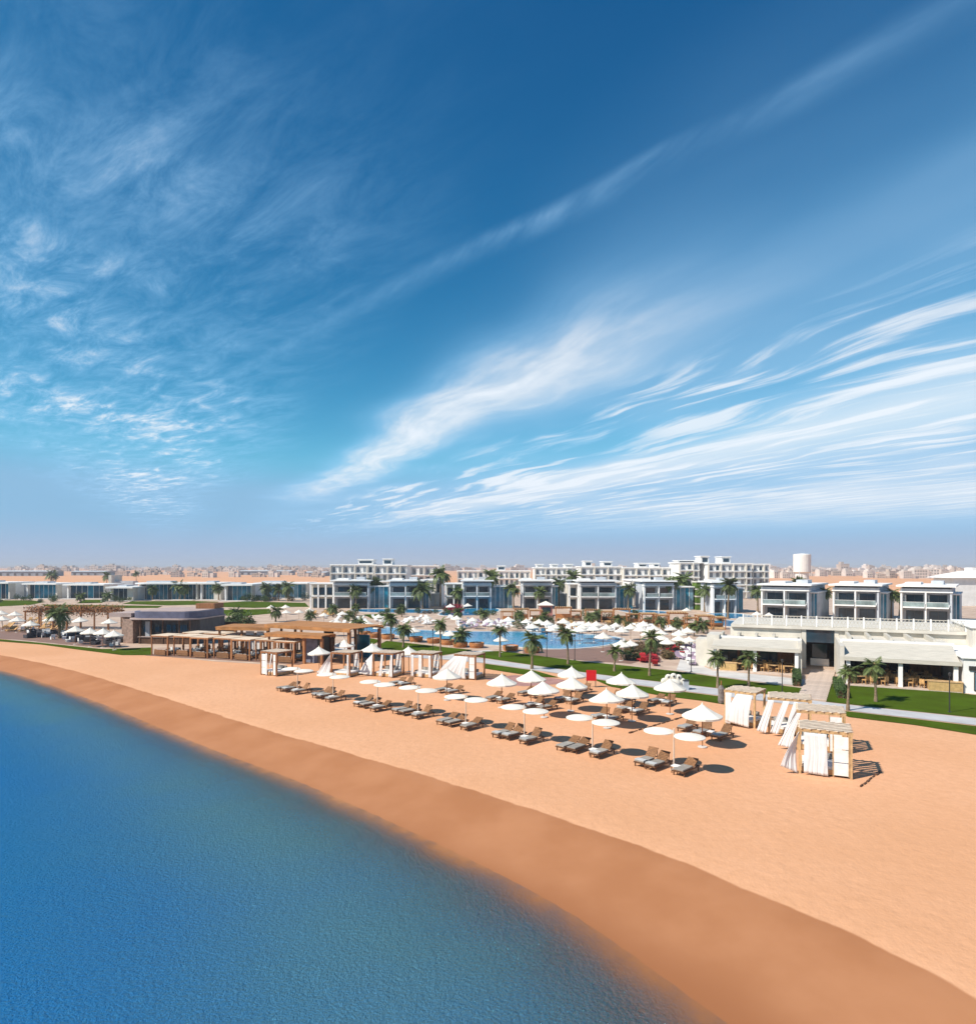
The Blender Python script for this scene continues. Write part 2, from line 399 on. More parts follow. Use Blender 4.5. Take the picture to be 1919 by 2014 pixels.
l.new(mth('ADD', dim, mth('ADD', mth('MULTIPLY', noise(1.7, 6.0, 0.65), 0.9), mth('MULTIPLY', noise(7.0, 4.0), 0.25))), bmp.inputs['Height'])
l.new(bmp.outputs[0], P.inputs['Normal'])

gx = axis([(-9000,-1500,750),(-1500,-300,100),(-300,-112,12),(-112,48,0.8),(48,130,8),(130,1000,90),(1000,9001,800)])
gy = axis([(-300,-20,20),(-20,8,4),(8,112,0.8),(112,300,12),(300,1500,100),(1500,11001,950)])
ground = structure(grid_mesh('ground', gx, gy, lambda X,Y,D: bed_z(D, Y), {'shore': lambda X,Y,D: np.clip(D, -50, 50)}, ms))

mw = bpy.data.materials.new('sea_water'); mw.use_nodes = True
n, l = mw.node_tree.nodes, mw.node_tree.links
for x in list(n): n.remove(x)
geo = nd('ShaderNodeNewGeometry'); att = nd('ShaderNodeAttribute', attribute_name='depth')
h = mth('ADD', mth('MULTIPLY', noise(6.0, 3.0, 0.6), 1.2), mth('MULTIPLY', noise(1.1, 3.0), 0.8))
h = mth('ADD', h, mth('MULTIPLY', noise(15.0, 2.0), 0.5))
bmp = nd('ShaderNodeBump'); bmp.inputs['Strength'].default_value = 1.0; bmp.inputs['Distance'].default_value = 0.12
l.new(h, bmp.inputs['Height'])
dep = mth('MAXIMUM', mth('ADD', att.outputs['Fac'], mth('MULTIPLY', mth('SUBTRACT', noise(0.35, 6.0, 0.65), 0.5), 0.30)), 0.0)
opac = mth('SUBTRACT', 1.0, nd('ShaderNodeMath', operation='EXPONENT').outputs[0])
ex = [x for x in n if x.bl_idname == 'ShaderNodeMath' and x.operation == 'EXPONENT'][0]
l.new(mth('MULTIPLY', dep, -2.7), ex.inputs[0])
deepc = mixc(rng(dep, 0.4, 3.2), (0.080, 0.195, 0.235), (0.001, 0.120, 0.33))
deepc = mixc(rng(noise(0.05, 4.0), 0.3, 0.7, 0.0, 0.35), deepc, (0.001, 0.115, 0.44))
body = nd('ShaderNodeBsdfDiffuse'); l.new(deepc, body.inputs['Color'])
bmb = nd('ShaderNodeBump'); bmb.inputs['Distance'].default_value = 0.13; l.new(mth('ADD', noise(9.5, 3.0, 0.7), mth('MULTIPLY', noise(2.4, 2.0), 0.5)), bmb.inputs['Height']); l.new(bmb.outputs[0], body.inputs['Normal'])
clear = nd('ShaderNodeBsdfTransparent'); clear.inputs['Color'].default_value = (0.95, 0.98, 0.98, 1)
spk = mth('MULTIPLY', mth('SUBTRACT', noise(10.0, 3.0, 0.7), 0.5), 1.5)       # ripples break up the view into the shallows
opac = mth('MINIMUM', mth('MAXIMUM', mth('MULTIPLY', opac, mth('ADD', 1.0, mth('MULTIPLY', spk, mth('SUBTRACT', 1.25, opac)))), 0.0), 1.0)
m1 = nd('ShaderNodeMixShader'); l.new(opac, m1.inputs[0]); l.new(clear.outputs[0], m1.inputs[1]); l.new(body.outputs[0], m1.inputs[2])
gl = nd('ShaderNodeBsdfGlossy'); gl.inputs['Color'].default_value = (0.24, 0.76, 1.0, 1); gl.inputs['Roughness'].default_value = 0.10; l.new(bmp.outputs[0], gl.inputs['Normal'])
fr = nd('ShaderNodeFresnel'); fr.inputs['IOR'].default_value = 1.33; l.new(bmp.outputs[0], fr.inputs['Normal'])
edge = rng(att.outputs['Fac'], 0.0, 0.22)
m2 = nd('ShaderNodeMixShader'); l.new(mth('MULTIPLY', fr.outputs[0], edge), m2.inputs[0]); l.new(m1.outputs[0], m2.inputs[1]); l.new(gl.outputs[0], m2.inputs[2])
ow = nd('ShaderNodeOutputMaterial'); l.new(m2.outputs[0], ow.inputs['Surface'])
sx = axis([(-9000,-1500,750),(-1500,-300,100),(-300,-112,12),(-112,24,1.0)])
sy = axis([(-3000,-300,300),(-300,-20,20),(-20,8,4),(8,112,1.0),(112,300,12),(300,3400,100)])
sea = structure(grid_mesh('sea', sx, sy, lambda X,Y,D: np.full(X.shape, WATER_Z), {'depth': lambda X,Y,D: np.clip(WATER_Z - bed_z(D,Y), 0, 20)}, mw))

def sheet(name, pts, z, m, px=True):
    w = [(at(u,v)[0], at(u,v)[1], z) for u, v in pts] if px else [(x,y,z) for x,y in pts]
    me = bpy.data.meshes.new(name); me.from_pydata(w, [], [tuple(range(len(w)))]); me.materials.append(m)
    me.update()
    if me.polygons[0].normal.z < 0: me.flip_normals()
    return structure(place(name, me))

front_edge = [(-400,1250),(0,1257),(120,1269),(200,1278),(297,1289),(420,1301),(560,1309),(590,1296),(735,1284),(780,1292),(870,1298),(950,1305),(1050,1319),(1150,1333),(1250,1348),(1330,1359),(1420,1370),(1560,1387),(1640,1396),(1700,1403),(1919,1428),(2300,1470)]
paving = sheet('paving', front_edge + [(2300,1170),(1400,1165),(700,1172),(-400,1174)], 0.012, M_pave)
walk_up = [(735,1278),(800,1284),(870,1291),(950,1296),(1050,1310),(1150,1324),(1250,1337),(1330,1346),(1420,1356),(1560,1374),(1640,1384),(1700,1391),(1919,1414),(2300,1452)]
walk_lo = [(2300,1468),(1919,1427),(1700,1402),(1640,1395),(1560,1386),(1420,1369),(1330,1358),(1250,1347),(1150,1332),(1050,1318),(950,1304),(870,1297),(780,1292),(735,1288)]
sheet('walkway', walk_up + walk_lo, 0.034, M_walk)
sheet('footpath', [(700,1285),(735,1276),(760,1270),(735,1268),(700,1262),(660,1266),(650,1280)], 0.030, M_pave_l)
sheet('footpath', [(868,1292),(915,1283),(960,1279),(975,1282),(935,1287),(905,1296)], 0.030, M_pave_l)
sheet('lawn', [(740,1271),(760,1261),(800,1265),(870,1273),(928,1279),(905,1284),(866,1290),(800,1283),(755,1277)], 0.045, M_lawn)
sheet('lawn', [(950,1282),(985,1281),(1040,1288),(1100,1296),(1150,1302),(1240,1311),(1330,1321),(1400,1331),(1480,1342),(1575,1354),(1585,1361),(1572,1374),(1420,1355),(1330,1345),(1250,1336),(1150,1323),(1050,1309),(955,1295),(925,1291)], 0.045, M_lawn)
sheet('lawn', [(1634,1346),(1660,1345),(1772,1354),(1888,1364),(1919,1368),(2300,1400),(2300,1450),(1919,1412.5),(1700,1389.5),(1624,1381)], 0.045, M_lawn)
sheet('lawn_strip', [(950,1305.5),(1050,1319.5),(1098,1333),(1060,1332),(1000,1323),(950,1315)], 0.045, M_lawn)
sheet('lawn_strip', [(1165,1336),(1250,1349),(1330,1360),(1426,1372),(1428,1387),(1380,1379),(1300,1369),(1200,1351)], 0.045, M_lawn)
sheet('lawn_strip', [(1640,1397.5),(1700,1404),(1919,1429.5),(2300,1472),(2300,1492),(1919,1446),(1800,1427),(1668,1411)], 0.045, M_lawn)
sheet('lawn', [(-60,1257),(0,1258),(60,1263),(120,1269),(200,1277),(240,1276),(297,1274),(297,1289),(240,1289),(160,1279),(80,1268),(0,1262),(-60,1260)], 0.045, M_lawn)
sheet('lawn', [(-100,1181),(60,1181),(90,1184),(60,1190),(0,1193),(-100,1193)], 0.045, M_lawn)
sheet('lawn', [(165,1180),(215,1180),(200,1186),(150,1187)], 0.045, M_lawn)
sheet('lawn', [(260,1183),(370,1182),(430,1184),(420,1189),(330,1191),(240,1188)], 0.045, M_lawn)
sheet('lawn', [(80,1189),(320,1192),(310,1196),(100,1197)], 0.045, M_lawn)
sheet('lawn', [(430,1186),(480,1183),(600,1186),(608,1194),(560,1194),(500,1196),(430,1194)], 0.045, M_lawn)
sheet('lawn', [(432,1200),(530,1198),(535,1207),(480,1212),(430,1211)], 0.045, M_lawn)
sheet('lawn', [(715,1209),(775,1207),(770,1218),(730,1217)], 0.045, M_lawn)
sheet('lawn', [(700,1252),(735,1257),(750,1260),(735,1267),(700,1264)], 0.045, M_lawn)
sheet('mat', [(955,1336),(1010,1328),(1080,1333),(1112,1338),(1095,1346),(1030,1350),(985,1346)], 0.012, mat('reddish_patch', (0.42, 0.22, 0.19), 0.9, 0.12, 0.8))  # flat patch in a redder tone than the sand around it
sheet('pool_deck', [(1028,1277),(1100,1278),(1180,1275),(1232,1265),(1305,1262),(1305,1288),(1240,1306),(1150,1300),(1080,1293),(1028,1286)], 0.028, M_deck)
sheet('terrace', [(1385,1312),(1400,1318),(1440,1322),(1590,1338),(1578,1350),(1480,1340),(1400,1329),(1330,1318),(1340,1290),(1385,1275)], 0.030, M_pave_l)

# pools
mp_ = bpy.data.materials.new('pool_water'); mp_.use_nodes = True
n, l = mp_.node_tree.nodes, mp_.node_tree.links; P = n['Principled BSDF']
geo = nd('ShaderNodeNewGeometry')
l.new(mixc(rng(noise(0.12, 4.0), 0.3, 0.7), (0.006, 0.17, 0.40), (0.02, 0.29, 0.50)), P.inputs['Base Color'])
P.inputs['Roughness'].default_value = 0.12; P.inputs['Specular IOR Level'].default_value = 0.18
bmp = nd('ShaderNodeBump'); bmp.inputs['Strength'].default_value = 0.6; bmp.inputs['Distance'].default_value = 0.05
l.new(noise(2.0, 3.0), bmp.inputs['Height']); l.new(bmp.outputs[0], P.inputs['Normal'])
def pool(px, label=None):
    pts = [Vector(at(u,v)[:2]) for u, v in px]
    pts = [Vector(q) for q in chaikin([tuple(p) for p in pts] + [tuple(pts[0])], 2)[:-1]]
    w = sheet('pool_water', [tuple(p) for p in pts], 0.030, mp_, px=False)
    c = sum(pts, Vector((0,0))) / len(pts)
    m = MB(); N = len(pts); area = sum(pts[i].x*pts[(i+1)%N].y - pts[(i+1)%N].x*pts[i].y for i in range(N)); sg = 1 if area > 0 else -1
    ring_i, ring_o = [], []
    for i in range(N):
        t = (pts[(i+1)%N]-pts[i-1]).normalized(); nrm = Vector((t.y, -t.x))*sg
        ring_i.append(pts[i]); ring_o.append(pts[i] + nrm*0.55)
    vs = [(p.x,p.y,0.09) for p in ring_i] + [(p.x,p.y,0.09) for p in ring_o] + [(p.x,p.y,0.0) for p in ring_o] + [(p.x,p.y,0.02) for p in ring_i]
    fs = []
    for i in range(N):
        j = (i+1)%N; fs += [(i,j,N+j,N+i),(N+i,N+j,2*N+j,2*N+i),(j,i,3*N+i,3*N+j)]
    m.add(vs, fs); structure(m.build('pool_coping', M_pave_l))
pool([(705,1240),(725,1234),(760,1233),(790,1237),(830,1240),(880,1242),(940,1243),(1030,1243),(1100,1246),(1170,1249),(1218,1254),(1226,1261),(1195,1270),(1130,1277),(1060,1277),(1000,1271),(940,1268),(880,1262),(830,1257),(795,1252),(760,1247),(720,1245)])
pool([(690,1199),(760,1198),(860,1199),(875,1202),(850,1206),(780,1206),(700,1204)])
pool([(870,1204),(920,1197),(975,1196),(985,1201),(960,1209),(900,1212),(860,1211)])
pool([(1215,1201),(1262,1200),(1315,1203),(1312,1207),(1250,1207)])
pool([(1392,1207),(1440,1206),(1480,1210),(1478,1217),(1420,1217)])
pool([(1398,1222),(1440,1220),(1475,1225),(1470,1233),(1420,1233)])

# distant hills
def hill(x0, x1, y, hmax, seed):
    r = random.Random(seed); k = 60; vs, fs = [], []
    ph = [r.uniform(0, 6.28) for _ in range(6)]
    for i in range(k+1):
        t = i/k; x = x0 + (x1-x0)*t
        e = sin(pi*t)**0.6 if 0 < t < 1 else 0
        hgt = hmax*e*(0.55 + 0.2*sin(5*t*pi+ph[0]) + 0.13*sin(13*t*pi+ph[1]) + 0.08*sin(31*t*pi+ph[2]) + 0.04*sin(67*t*pi+ph[3]))
        vs += [(x, y-900, -1), (x, y-350, hgt*0.5), (x, y, hgt), (x, y+900, -1)]
    for i in range(k):
        for j in range(3): fs.append((4*i+j, 4*i+4+j, 4*i+5+j, 4*i+1+j))
    o = MB().add(vs, fs).build('hills', M_hill, smooth=True); structure(o)
hill(-8500, -1500, 8600, 56, 1); hill(-3500, 2500, 9300, 56, 2); hill(600, 8300, 8900, 50, 3)
hill(-7800, -3800, 7000, 34, 4)

# ------------------------------------------------------------------ buildings
A_RES = radians(-27)          # the resort's buildings near the beach are turned this much

def windows_row(parent, xs, w, y, z0, z1, gm, nm='window'):
    """glazed openings: a dark pane in a raised frame, one part each"""
    for x in xs:
        f = MB()
        f.box(x, x+0.09, y-0.06, y+0.05, z0, z1).box(x+w-0.09, x+w, y-0.06, y+0.05, z0, z1)
        f.box(x+0.09, x+w-0.09, y-0.06, y+0.05, z1-0.09, z1).box(x+0.09, x+w-0.09, y-0.06, y+0.05, z0, z0+0.07)
        f.box(x+w/2-0.035, x+w/2+0.035, y-0.055, y+0.05, z0+0.07, z1-0.09)
        o = f.build(nm, M_dark, parent)
        B(x+0.09, x+w-0.09, y-0.02, y+0.03, z0+0.07, z1-0.09).build('pane', gm, o)

def two_storey(label, u0, u1, v, rz=0.0, wing=None, stair=None, bays=2, wall=M_grey, h=8.0, dep=10.0):
    p, q = at(u0, v), at(u1, v)
    kk = (u1-CX)/FPX; w = (kk*p.y - p.x)/(cos(rz) - kk*sin(rz))
    t = thing('apartment_block', label, 'building', (p.x, p.y, 0.0), rz)
    k = h/8.0
    Z = lambda z: z*k
    # body behind the loggias
    B(0.0, w, 2.0, dep, 0, Z(7.55)).build('wall', wall, t)  # grey plaster also carries the shade of the right flank in its colour
    B(0.0, 0.35, 0.0, 1.99, 0, Z(7.4)).build('side_wall', M_white, t)
    B(w-0.35, w, 0.0, 1.99, 0, Z(7.4)).build('side_wall', wall, t)  # greyer than the left side: shade put into the plaster colour
    B(0.36, w-0.36, 0.05, 1.98, Z(6.85), Z(7.4)).build('frieze', wall, t)
    B(-0.15, w+0.15, -0.25, 1.95, Z(6.62), Z(6.84)).build('lintel', M_white2, t)
    r = B(-0.7, w+0.7, -0.9, dep+0.4, Z(7.78), h+0.12).build('roof', M_white2, t)
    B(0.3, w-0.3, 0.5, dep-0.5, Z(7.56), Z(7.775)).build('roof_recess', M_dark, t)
    B(0.2, w*0.35, dep*0.4, dep*0.8, h+0.125, h+0.55).build('roof_plant', M_white, r)
    B(w*0.55, w*0.8, dep*0.5, dep*0.75, h+0.125, h+0.9).build('roof_plant', M_grey, r)
    bw = (w - 0.7)/bays
    for i in range(bays):
        x0 = 0.35 + i*bw
        if i: B(x0-0.14, x0+0.14, -0.2, 1.95, 0.0, Z(6.61)).build('fin', M_white2, t)
        s = B(x0+0.16, x0+bw-0.16, -0.7, 1.98, Z(3.42), Z(3.68)).build('balcony', M_white2, t)
        B(x0+0.22, x0+bw-0.22, -0.66, -0.62, Z(3.70), Z(4.62)).build('railing', M_rail, s)
        B(x0+0.20, x0+bw-0.20, -0.68, -0.60, Z(4.63), Z(4.69)).build('handrail', M_white2, s)
        ww = bw-1.1
        windows_row(t, [x0+0.55], ww, 1.93, Z(3.75), Z(6.1), M_glass)
        windows_row(t, [x0+0.55], ww, 1.93, 0.1, Z(2.75), M_glass)
        # awning chair and curtain inside the loggia
        B(x0+0.30, x0+0.55, 1.7, 1.94, Z(3.75), Z(6.0)).build('curtain', M_white, t)
    if wing:                    # (side, width): lower white wing with open slots
        sd, ww = wing
        x0 = -ww if sd < 0 else w + 0.02
        x1 = -0.02 if sd < 0 else w + ww
        B(x0, x1, 2.6, dep-1, 0, Z(6.9)).build('wing', M_cream2, t)
        B(x0-0.1, x1, 1.2, dep-0.6, Z(6.91), Z(7.2)).build('wing_roof', M_white2, t)
        nn = max(2, int(ww/2.0)+1)
        for i in range(nn):
            xx = x0 + 0.05 + (x1-x0-0.5)*i/(nn-1)
            B(xx, xx+0.38, 1.3, 1.75, 0, Z(6.9)).build('column', M_white2, t)
        B(x0, x1, 1.3, 2.58, Z(3.35), Z(3.6)).build('balcony', M_white2, t)
        windows_row(t, [x0+0.7], max(0.9, ww-1.5), 2.54, Z(3.8), Z(5.9), M_glass)
        windows_row(t, [x0+0.7], max(0.9, ww-1.5), 2.54, 0.1, Z(2.7), M_glass)
    if stair:                   # glazed stair screen at the right end
        x0, x1 = w + 0.05, w + stair
        B(x0, x1, 2.4, dep-2, 0, Z(6.2)).build('stair_tower', M_grey, t)
        B(x0-0.05, x1+0.2, 1.6, dep-1.6, Z(6.21), Z(6.45)).build('stair_roof', M_white2, t)
        k2 = max(2, int(stair/1.2))
        for i in range(k2):
            xa = x0 + (x1-x0)*i/k2
            B(xa+0.06, xa+(x1-x0)/k2-0.06, 2.25, 2.37, 0.1, Z(6.0)).build('glass_screen', M_glass_b if i % 2 else M_glass_p, t)
            B(xa-0.05, xa+0.05, 2.15, 2.38, 0, Z(6.2)).build('mullion', M_white2, t)
    return t

two_storey('grey two storey block with white colonnaded wing at its left, leftmost of its row', 655, 725, 1197, wing=(-1, 7.0), stair=5.2)
two_storey('grey two storey block beside the blue glass stair, behind a leaning palm', 765, 830, 1197.5, stair=1.6)
two_storey('two storey block with cream wing and red flowers in front of its left corner', 910, 966, 1197.5, wing=(-1, 5.2), stair=6.0)
two_storey('two storey block with blue balconies left of a gap with two tall palms', 1027, 1086, 1197.5, stair=1.8)
two_storey('white two storey block in the middle of the row behind the kiosk', 1140, 1212, 1199, wing=(-1, 3.0), stair=5.0)
two_storey('two storey block with blue glass screens behind twin tall palms', 1266, 1325, 1200.5, stair=6.0)
two_storey('narrow two storey block with wide balconies right of the green planted wall', 1402, 1448, 1206, stair=2.6, wall=M_grey)
two_storey('near grey two storey block above the left end of the lattice parapet', 1496, 1590, 1219, rz=radians(-37), stair=1.2, dep=18.0)
two_storey('near grey two storey block above the middle of the lattice parapet', 1637, 1728, 1221, rz=radians(-37), stair=1.2, dep=18.0)
two_storey('near grey two storey block at the right, above the lattice parapet end', 1770, 1872, 1227, rz=radians(-37), stair=1.2, dep=18.0)
p = at(1374, 1201)
t = thing('planted_wall', 'stacked green planted terraces between two white apartment blocks', 'wall', (p.x, p.y+2, 0))
for i in range(4):
    B(0, 2.9, 0, 4, i*2.0, i*2.0+1.55).build('planter', M_ivy, t)
    B(-0.1, 3.0, -0.15, 4.1, i*2.0+1.56, i*2.0+1.9).build('ledge', M_cream2, t)

def hotel(label, u0, u1, vtop, Y, storeys, cols, pent=(), rz=0.0):
    x0, x1 = (u0-CX)*Y/FPX, (u1-CX)*Y/FPX
    top = CAM_H + (HORIZON - vtop)*Y/FPX
    w = x1-x0; dep = 14.0
    t = thing('hotel_block', label, 'building', (x0, Y, 0), rz)
    B(0, w, 0, dep, 0, top).build('wall', M_white, t)
    B(-0.4, w+0.4, -0.5, dep+0.4, top+0.003, top+0.45).build('roof', M_white2, t)
    sh = top/storeys
    cw = w/cols
    for s_ in range(storeys):
        zz = s_*sh
        if zz + sh < 5.0: continue
        B(0.1, w-0.1, -1.2, -0.003, zz-0.15, zz+0.15).build('balcony', M_white2, t) if s_ else None
        for c in range(cols):
            xa = c*cw + cw*0.2
            f = B(xa, xa+cw*0.6, -0.10, 0.02, zz+0.35, zz+sh*0.80).build('window', M_white2, t)
            B(xa+0.15, xa+cw*0.6-0.15, -0.13, -0.105, zz+0.4, zz+sh*0.78).build('pane', M_glass_h if (c*3 + s_) % 7 else M_glass, f)
    for c in range(cols+1):
        if c % 2 == 0: B(c*cw-0.2, c*cw+0.2, -1.15, -0.02, 0.2, top-0.02).build('fin', M_cream2, t)
    for a, b, hh in pent:
        B(w*a, w*b, 3, 10, top+0.455, top+hh).build('penthouse', M_white, t)
        B(w*a-0.3, w*b+0.3, 2.6, 10.3, top+hh+0.003, top+hh+0.3).build('penthouse_roof', M_white2, t)
        B(w*a+0.5, w*b-0.5, 2.93, 2.995, top+0.9, top+hh-0.5).build('penthouse_window', M_glass, t)
    return t
hotel('white stepped hotel block rising behind the leftmost grey apartment block', 651, 735, 1112, 262, 4, 7, ((0.6, 0.95, 2.2),))
hotel('white hotel block with dark penthouse window behind the second apartment block', 738, 800, 1113, 258, 4, 5, ((0.2, 0.5, 2.6),))
hotel('cream plain block behind the tall palm with dense crown', 808, 862, 1114, 300, 3, 4)
hotel('long low cream building with small square windows behind the row', 900, 1042, 1124, 300, 3, 14, ((0.55, 0.66, 2.4),))
hotel('white hotel wing with small square bays left of the tiered block', 1052, 1136, 1118, 285, 4, 8, ((0.05, 0.2, 1.6),(0.4,0.55,1.6),(0.72,0.9,1.6)))
hotel('tiered white hotel block with patterned stair screen and roof pavilions', 1142, 1222, 1116, 265, 4, 6, ((0.12, 0.3, 2.4),(0.58, 0.8, 2.2)))
hotel('white hotel block with three square bays on its roof, right of the tiered block', 1226, 1326, 1118, 262, 4, 8, ((0.32, 0.5, 1.9),(0.62,0.74,1.9),))
hotel('tallest white hotel block with two roof boxes, left of the water tank', 1336, 1375, 1108, 250, 5, 3, ((0.05, 0.9, 0.9),))
hotel('wide white hotel block with two framed roof boxes, left of the water tank', 1392, 1478, 1110, 246, 5, 7, ((-0.1, 0.08, 2.9),(0.38, 0.58, 2.7)))
hotel('grey side block without balconies next to the water tank', 1478.6, 1512, 1111, 252, 5, 3)

hotel('white linking wing in the gap right of the second apartment block', 834, 868, 1143, 200, 2, 3)
hotel('white linking wing in the gap behind the pair of palms', 1092, 1122, 1143, 200, 2, 3)
hotel('low white linking wing behind the stair of the middle apartment block', 1244, 1266, 1143, 202, 2, 2)
# water tank
Yt = 420.0; xt = (1577-CX)*Yt/FPX; zt = lambda v: CAM_H + (HORIZON-v)*Yt/FPX
t = thing('water_tank', 'white cylindrical water tank on a squat round tower', 'water tank', (xt, Yt, 0))
MB().lathe([(4.0,0),(4.0,zt(1124))], 24).build('tower', M_tank, t, smooth=False)
MB().lathe([(4.3,zt(1127)),(5.2,zt(1125)),(5.2,zt(1091)),(4.9,zt(1090))], 28).build('tank', M_tank, t)
MB().lathe([(4.9,zt(1090)+0.01),(2.0,zt(1089)),(0.4,zt(1088.4))], 28).build('lid', M_tank, t)
B(-3.9,-3.5,-4.6,-4.2,0,zt(1124)).build('pipe', M_grey, t)

# white hall with vaulted roof at the far right
Yh = 200.0; x0 = (1888-CX)*Yh/FPX
t = thing('event_hall', 'low white hall with a pale stepped roof at the right picture edge', 'building', (x0, Yh, 0))
B(-2, 40, 0, 9, 0, 8.5).build('wall', M_white, t)
vs = [(-4,-1,8.52),(42,-1,8.52),(42,10,8.52),(-4,10,8.52),(5,3,10.6),(42,3,10.6),(42,7,10.6),(5,7,10.6)]
MB().add(vs, [(0,1,5,4),(1,2,6,5),(2,3,7,6),(3,0,4,7),(4,5,6,7),(0,3,2,1)]).build('roof', M_white2, t)
B(6, 40, 3.4, 6.6, 10.62, 11.6).build('roof_lantern', M_white, t)
windows_row(t, [6+3.4*i for i in range(9)], 2.2, -0.08, 1.0, 5.5, M_glass)

# glass fronted bungalows on the left
def bungalow(label, u0, u1, v, vtop, glass=M_glass_b, npane=6, pier=0.0):
    p, q = at(u0, v), at(u1, v); w = q.x-p.x; top = CAM_H - (vtop-HORIZON)*p.y/FPX
    t = thing('bungalow', label, 'bungalow', (p.x, p.y, 0))
    B(0, w, 3.0, 12, 0, top-0.55).build('wall', M_white, t)
    B(0, 0.5, 0.0, 2.99, 0, top-0.55).build('side_wall', M_white, t)
    B(w-0.5-pier, w, 0.0, 2.99, 0, top-0.55).build('side_wall', M_cream2, t)
    B(-0.8, w+0.5, -1.4, 12.6, top-0.54, top).build('roof', M_white2, t)
    B(0.5, w*0.45, 4, 9, top+0.003, top+0.5).build('roof_plant', M_grey, t)
    g0, g1 = 0.55, w-0.55-pier
    for i in range(npane):
        a, b = g0 + (g1-g0)*i/npane, g0 + (g1-g0)*(i+1)/npane
        o = B(a+0.05, b-0.05, 1.2, 1.28, 0.12, top-0.75).build('window', glass if i % 3 else (M_glass_b if i % 2 else M_glass), t)
        B(a-0.045, a+0.045, 1.1, 1.3, 0.05, top-0.6).build('frame', M_white2, o)
    B(-1, w+1, -4.0, -0.2, 0.013, 0.20).build('terrace', M_pave_l, t)
    return t
bungalow('glass fronted bungalow cut by the left picture edge', -60, 19, 1179, 1145, npane=8)
bungalow('white bungalow with teal glazing right of the blank grey wall', 52, 112, 1178, 1147, npane=6)
bungalow('low white bungalow behind two garden parasols', 132, 206, 1178, 1148.5, M_glass, npane=6)
bungalow('small white box bungalow with dark window, left of the long glazed one', 216, 262, 1182, 1154, M_glass, npane=3, pier=1.6)
bungalow('long bungalow with a wide wall of teal glass', 274, 388, 1180, 1146, npane=13)
bungalow('white bungalow with a pale corner pier and teal glazing', 394, 434, 1180, 1146, npane=4, pier=2.0)
bungalow('white bungalow with deep blue glazing beside the lawn palms', 442, 496, 1182, 1149, npane=5)
bungalow('rear bungalow with dark open bays behind the row of garden palms', 505, 604, 1177, 1146, M_glass_p, npane=11)
p = at(20.5, 1177); 
t = thing('garden_wall', 'blank grey rendered wall with one slit window between two bungalows', 'wall', (p.x, p.y, 0))
B(0, 5.6, 0, 9, 0, 5.5).build('wall', M_grey, t); B(1.9, 2.4, -0.06, -0.003, 1.7, 3.2).build('slit_window', M_glass, t)
B(-0.1, 5.7, -0.1, 9.1, 5.503, 5.75).build('coping', M_white2, t)
p = at(205, 1172)
t = thing('garden_wall', 'tall narrow cream wall fin between the bungalows left of the long glazed one', 'wall', (p.x, p.y+3, 0))
B(0, 1.2, 0, 8, 0, 8.4).build('wall', M_cream2, t); B(1.21, 9, 2, 6, 0, 5.9).build('lower_wall', M_grey, t)

# desert compound wall and far town
for (u0, u1, v, hh, lab) in ((-120, 100, 1133, 9.0, 'long dark blue roofed shed behind the desert strip at far left'), (140, 205, 1132, 8.0, 'dark shed right of the far left palms near the horizon'), (470, 570, 1131, 8.5, 'dark teal shed in the distance left of the white hotel'), (585, 640, 1133, 7.0, 'low dark shed directly left of the white stepped hotel')):
    p, q = at(u0, v), at(u1, v); w = q.x-p.x
    t = thing('warehouse', lab, 'shed', (p.x, p.y, 0)); hh *= 0.62; B(0, w, 0, 25, 0, hh).build('wall', mat('shed_sheeting', (0.30, 0.33, 0.38), 0.7, 0.12, 0.2), t)
    MB().add([(-1,-1,hh+0.01),(w+1,-1,hh+0.01),(w+1,26,hh+0.01),(-1,26,hh+0.01),(-1,12,hh+1.3),(w+1,12,hh+1.3)], [(0,1,5,4),(2,3,4,5),(0,4,3),(1,2,5),(0,3,2,1)]).build('roof', M_grey, t)
    for i in range(int(w/9)): B(3+9*i, 6+9*i, -0.2, -0.01, 0.5, hh*0.6).build('door', M_town_win, t)
rt = random.Random(11)
town_mesh = []
for k in range(8):
    m, wn_ = MB(), MB()
    a, b, c = rt.uniform(9,17), rt.uniform(8,14), rt.uniform(5.5,10)
    m.box(0, a, 0, b, 0, c); m.box(0.15*a, 0.5*a, 0.3*b, 0.8*b, c+0.002, c+rt.uniform(1.5,3)); m.box(a+0.01, a*rt.uniform(1.3,1.7), 0.1*b, 0.9*b, 0, c*rt.uniform(0.5,0.8))
    m.box(-0.15, a+0.005, -0.15, 0.1, c+0.003, c+0.5)
    for s_ in range(int(c/3)):
        for i in range(int(a/3)):
            m2 = wn_.box(0.8+3*i, 2.2+3*i, -0.06, -0.003, 1.0+3*s_, 2.4+3*s_)
    me = m.mesh('town_house', M_town if k % 2 else M_town_w); mw2 = wn_.mesh('windows', M_town_win)
    town_mesh.append((me, mw2))
def town(u, v, k, s=1.0):
    p = at(u, v); me, w2 = town_mesh[k % 8]
    t = thing('town_house', 'small flat roofed town house far away on the plain near the horizon', 'house', p, rt.uniform(-0.25, 0.25), 'houses of the far town')
    t.scale = (s, s, s*rt.uniform(0.85, 1.2)); place('walls', me, t); place('window_row', w2, t)
for i in range(95): town(rt.uniform(1510, 1960), 1124 + 14*rt.random()**1.5, rt.randrange(8), rt.uniform(0.55, 0.95))
for i in range(95): town(rt.uniform(-20, 640), rt.uniform(1119.5, 1126), rt.randrange(8), rt.uniform(0.8, 1.4))
for i in range(30): town(rt.uniform(200, 640), rt.uniform(1127, 1136), rt.randrange(8), rt.uniform(0.5, 0.8))
for i in range(60): town(rt.uniform(640, 1960), rt.uniform(1120, 1125), rt.randrange(8), rt.uniform(0.9, 1.8))

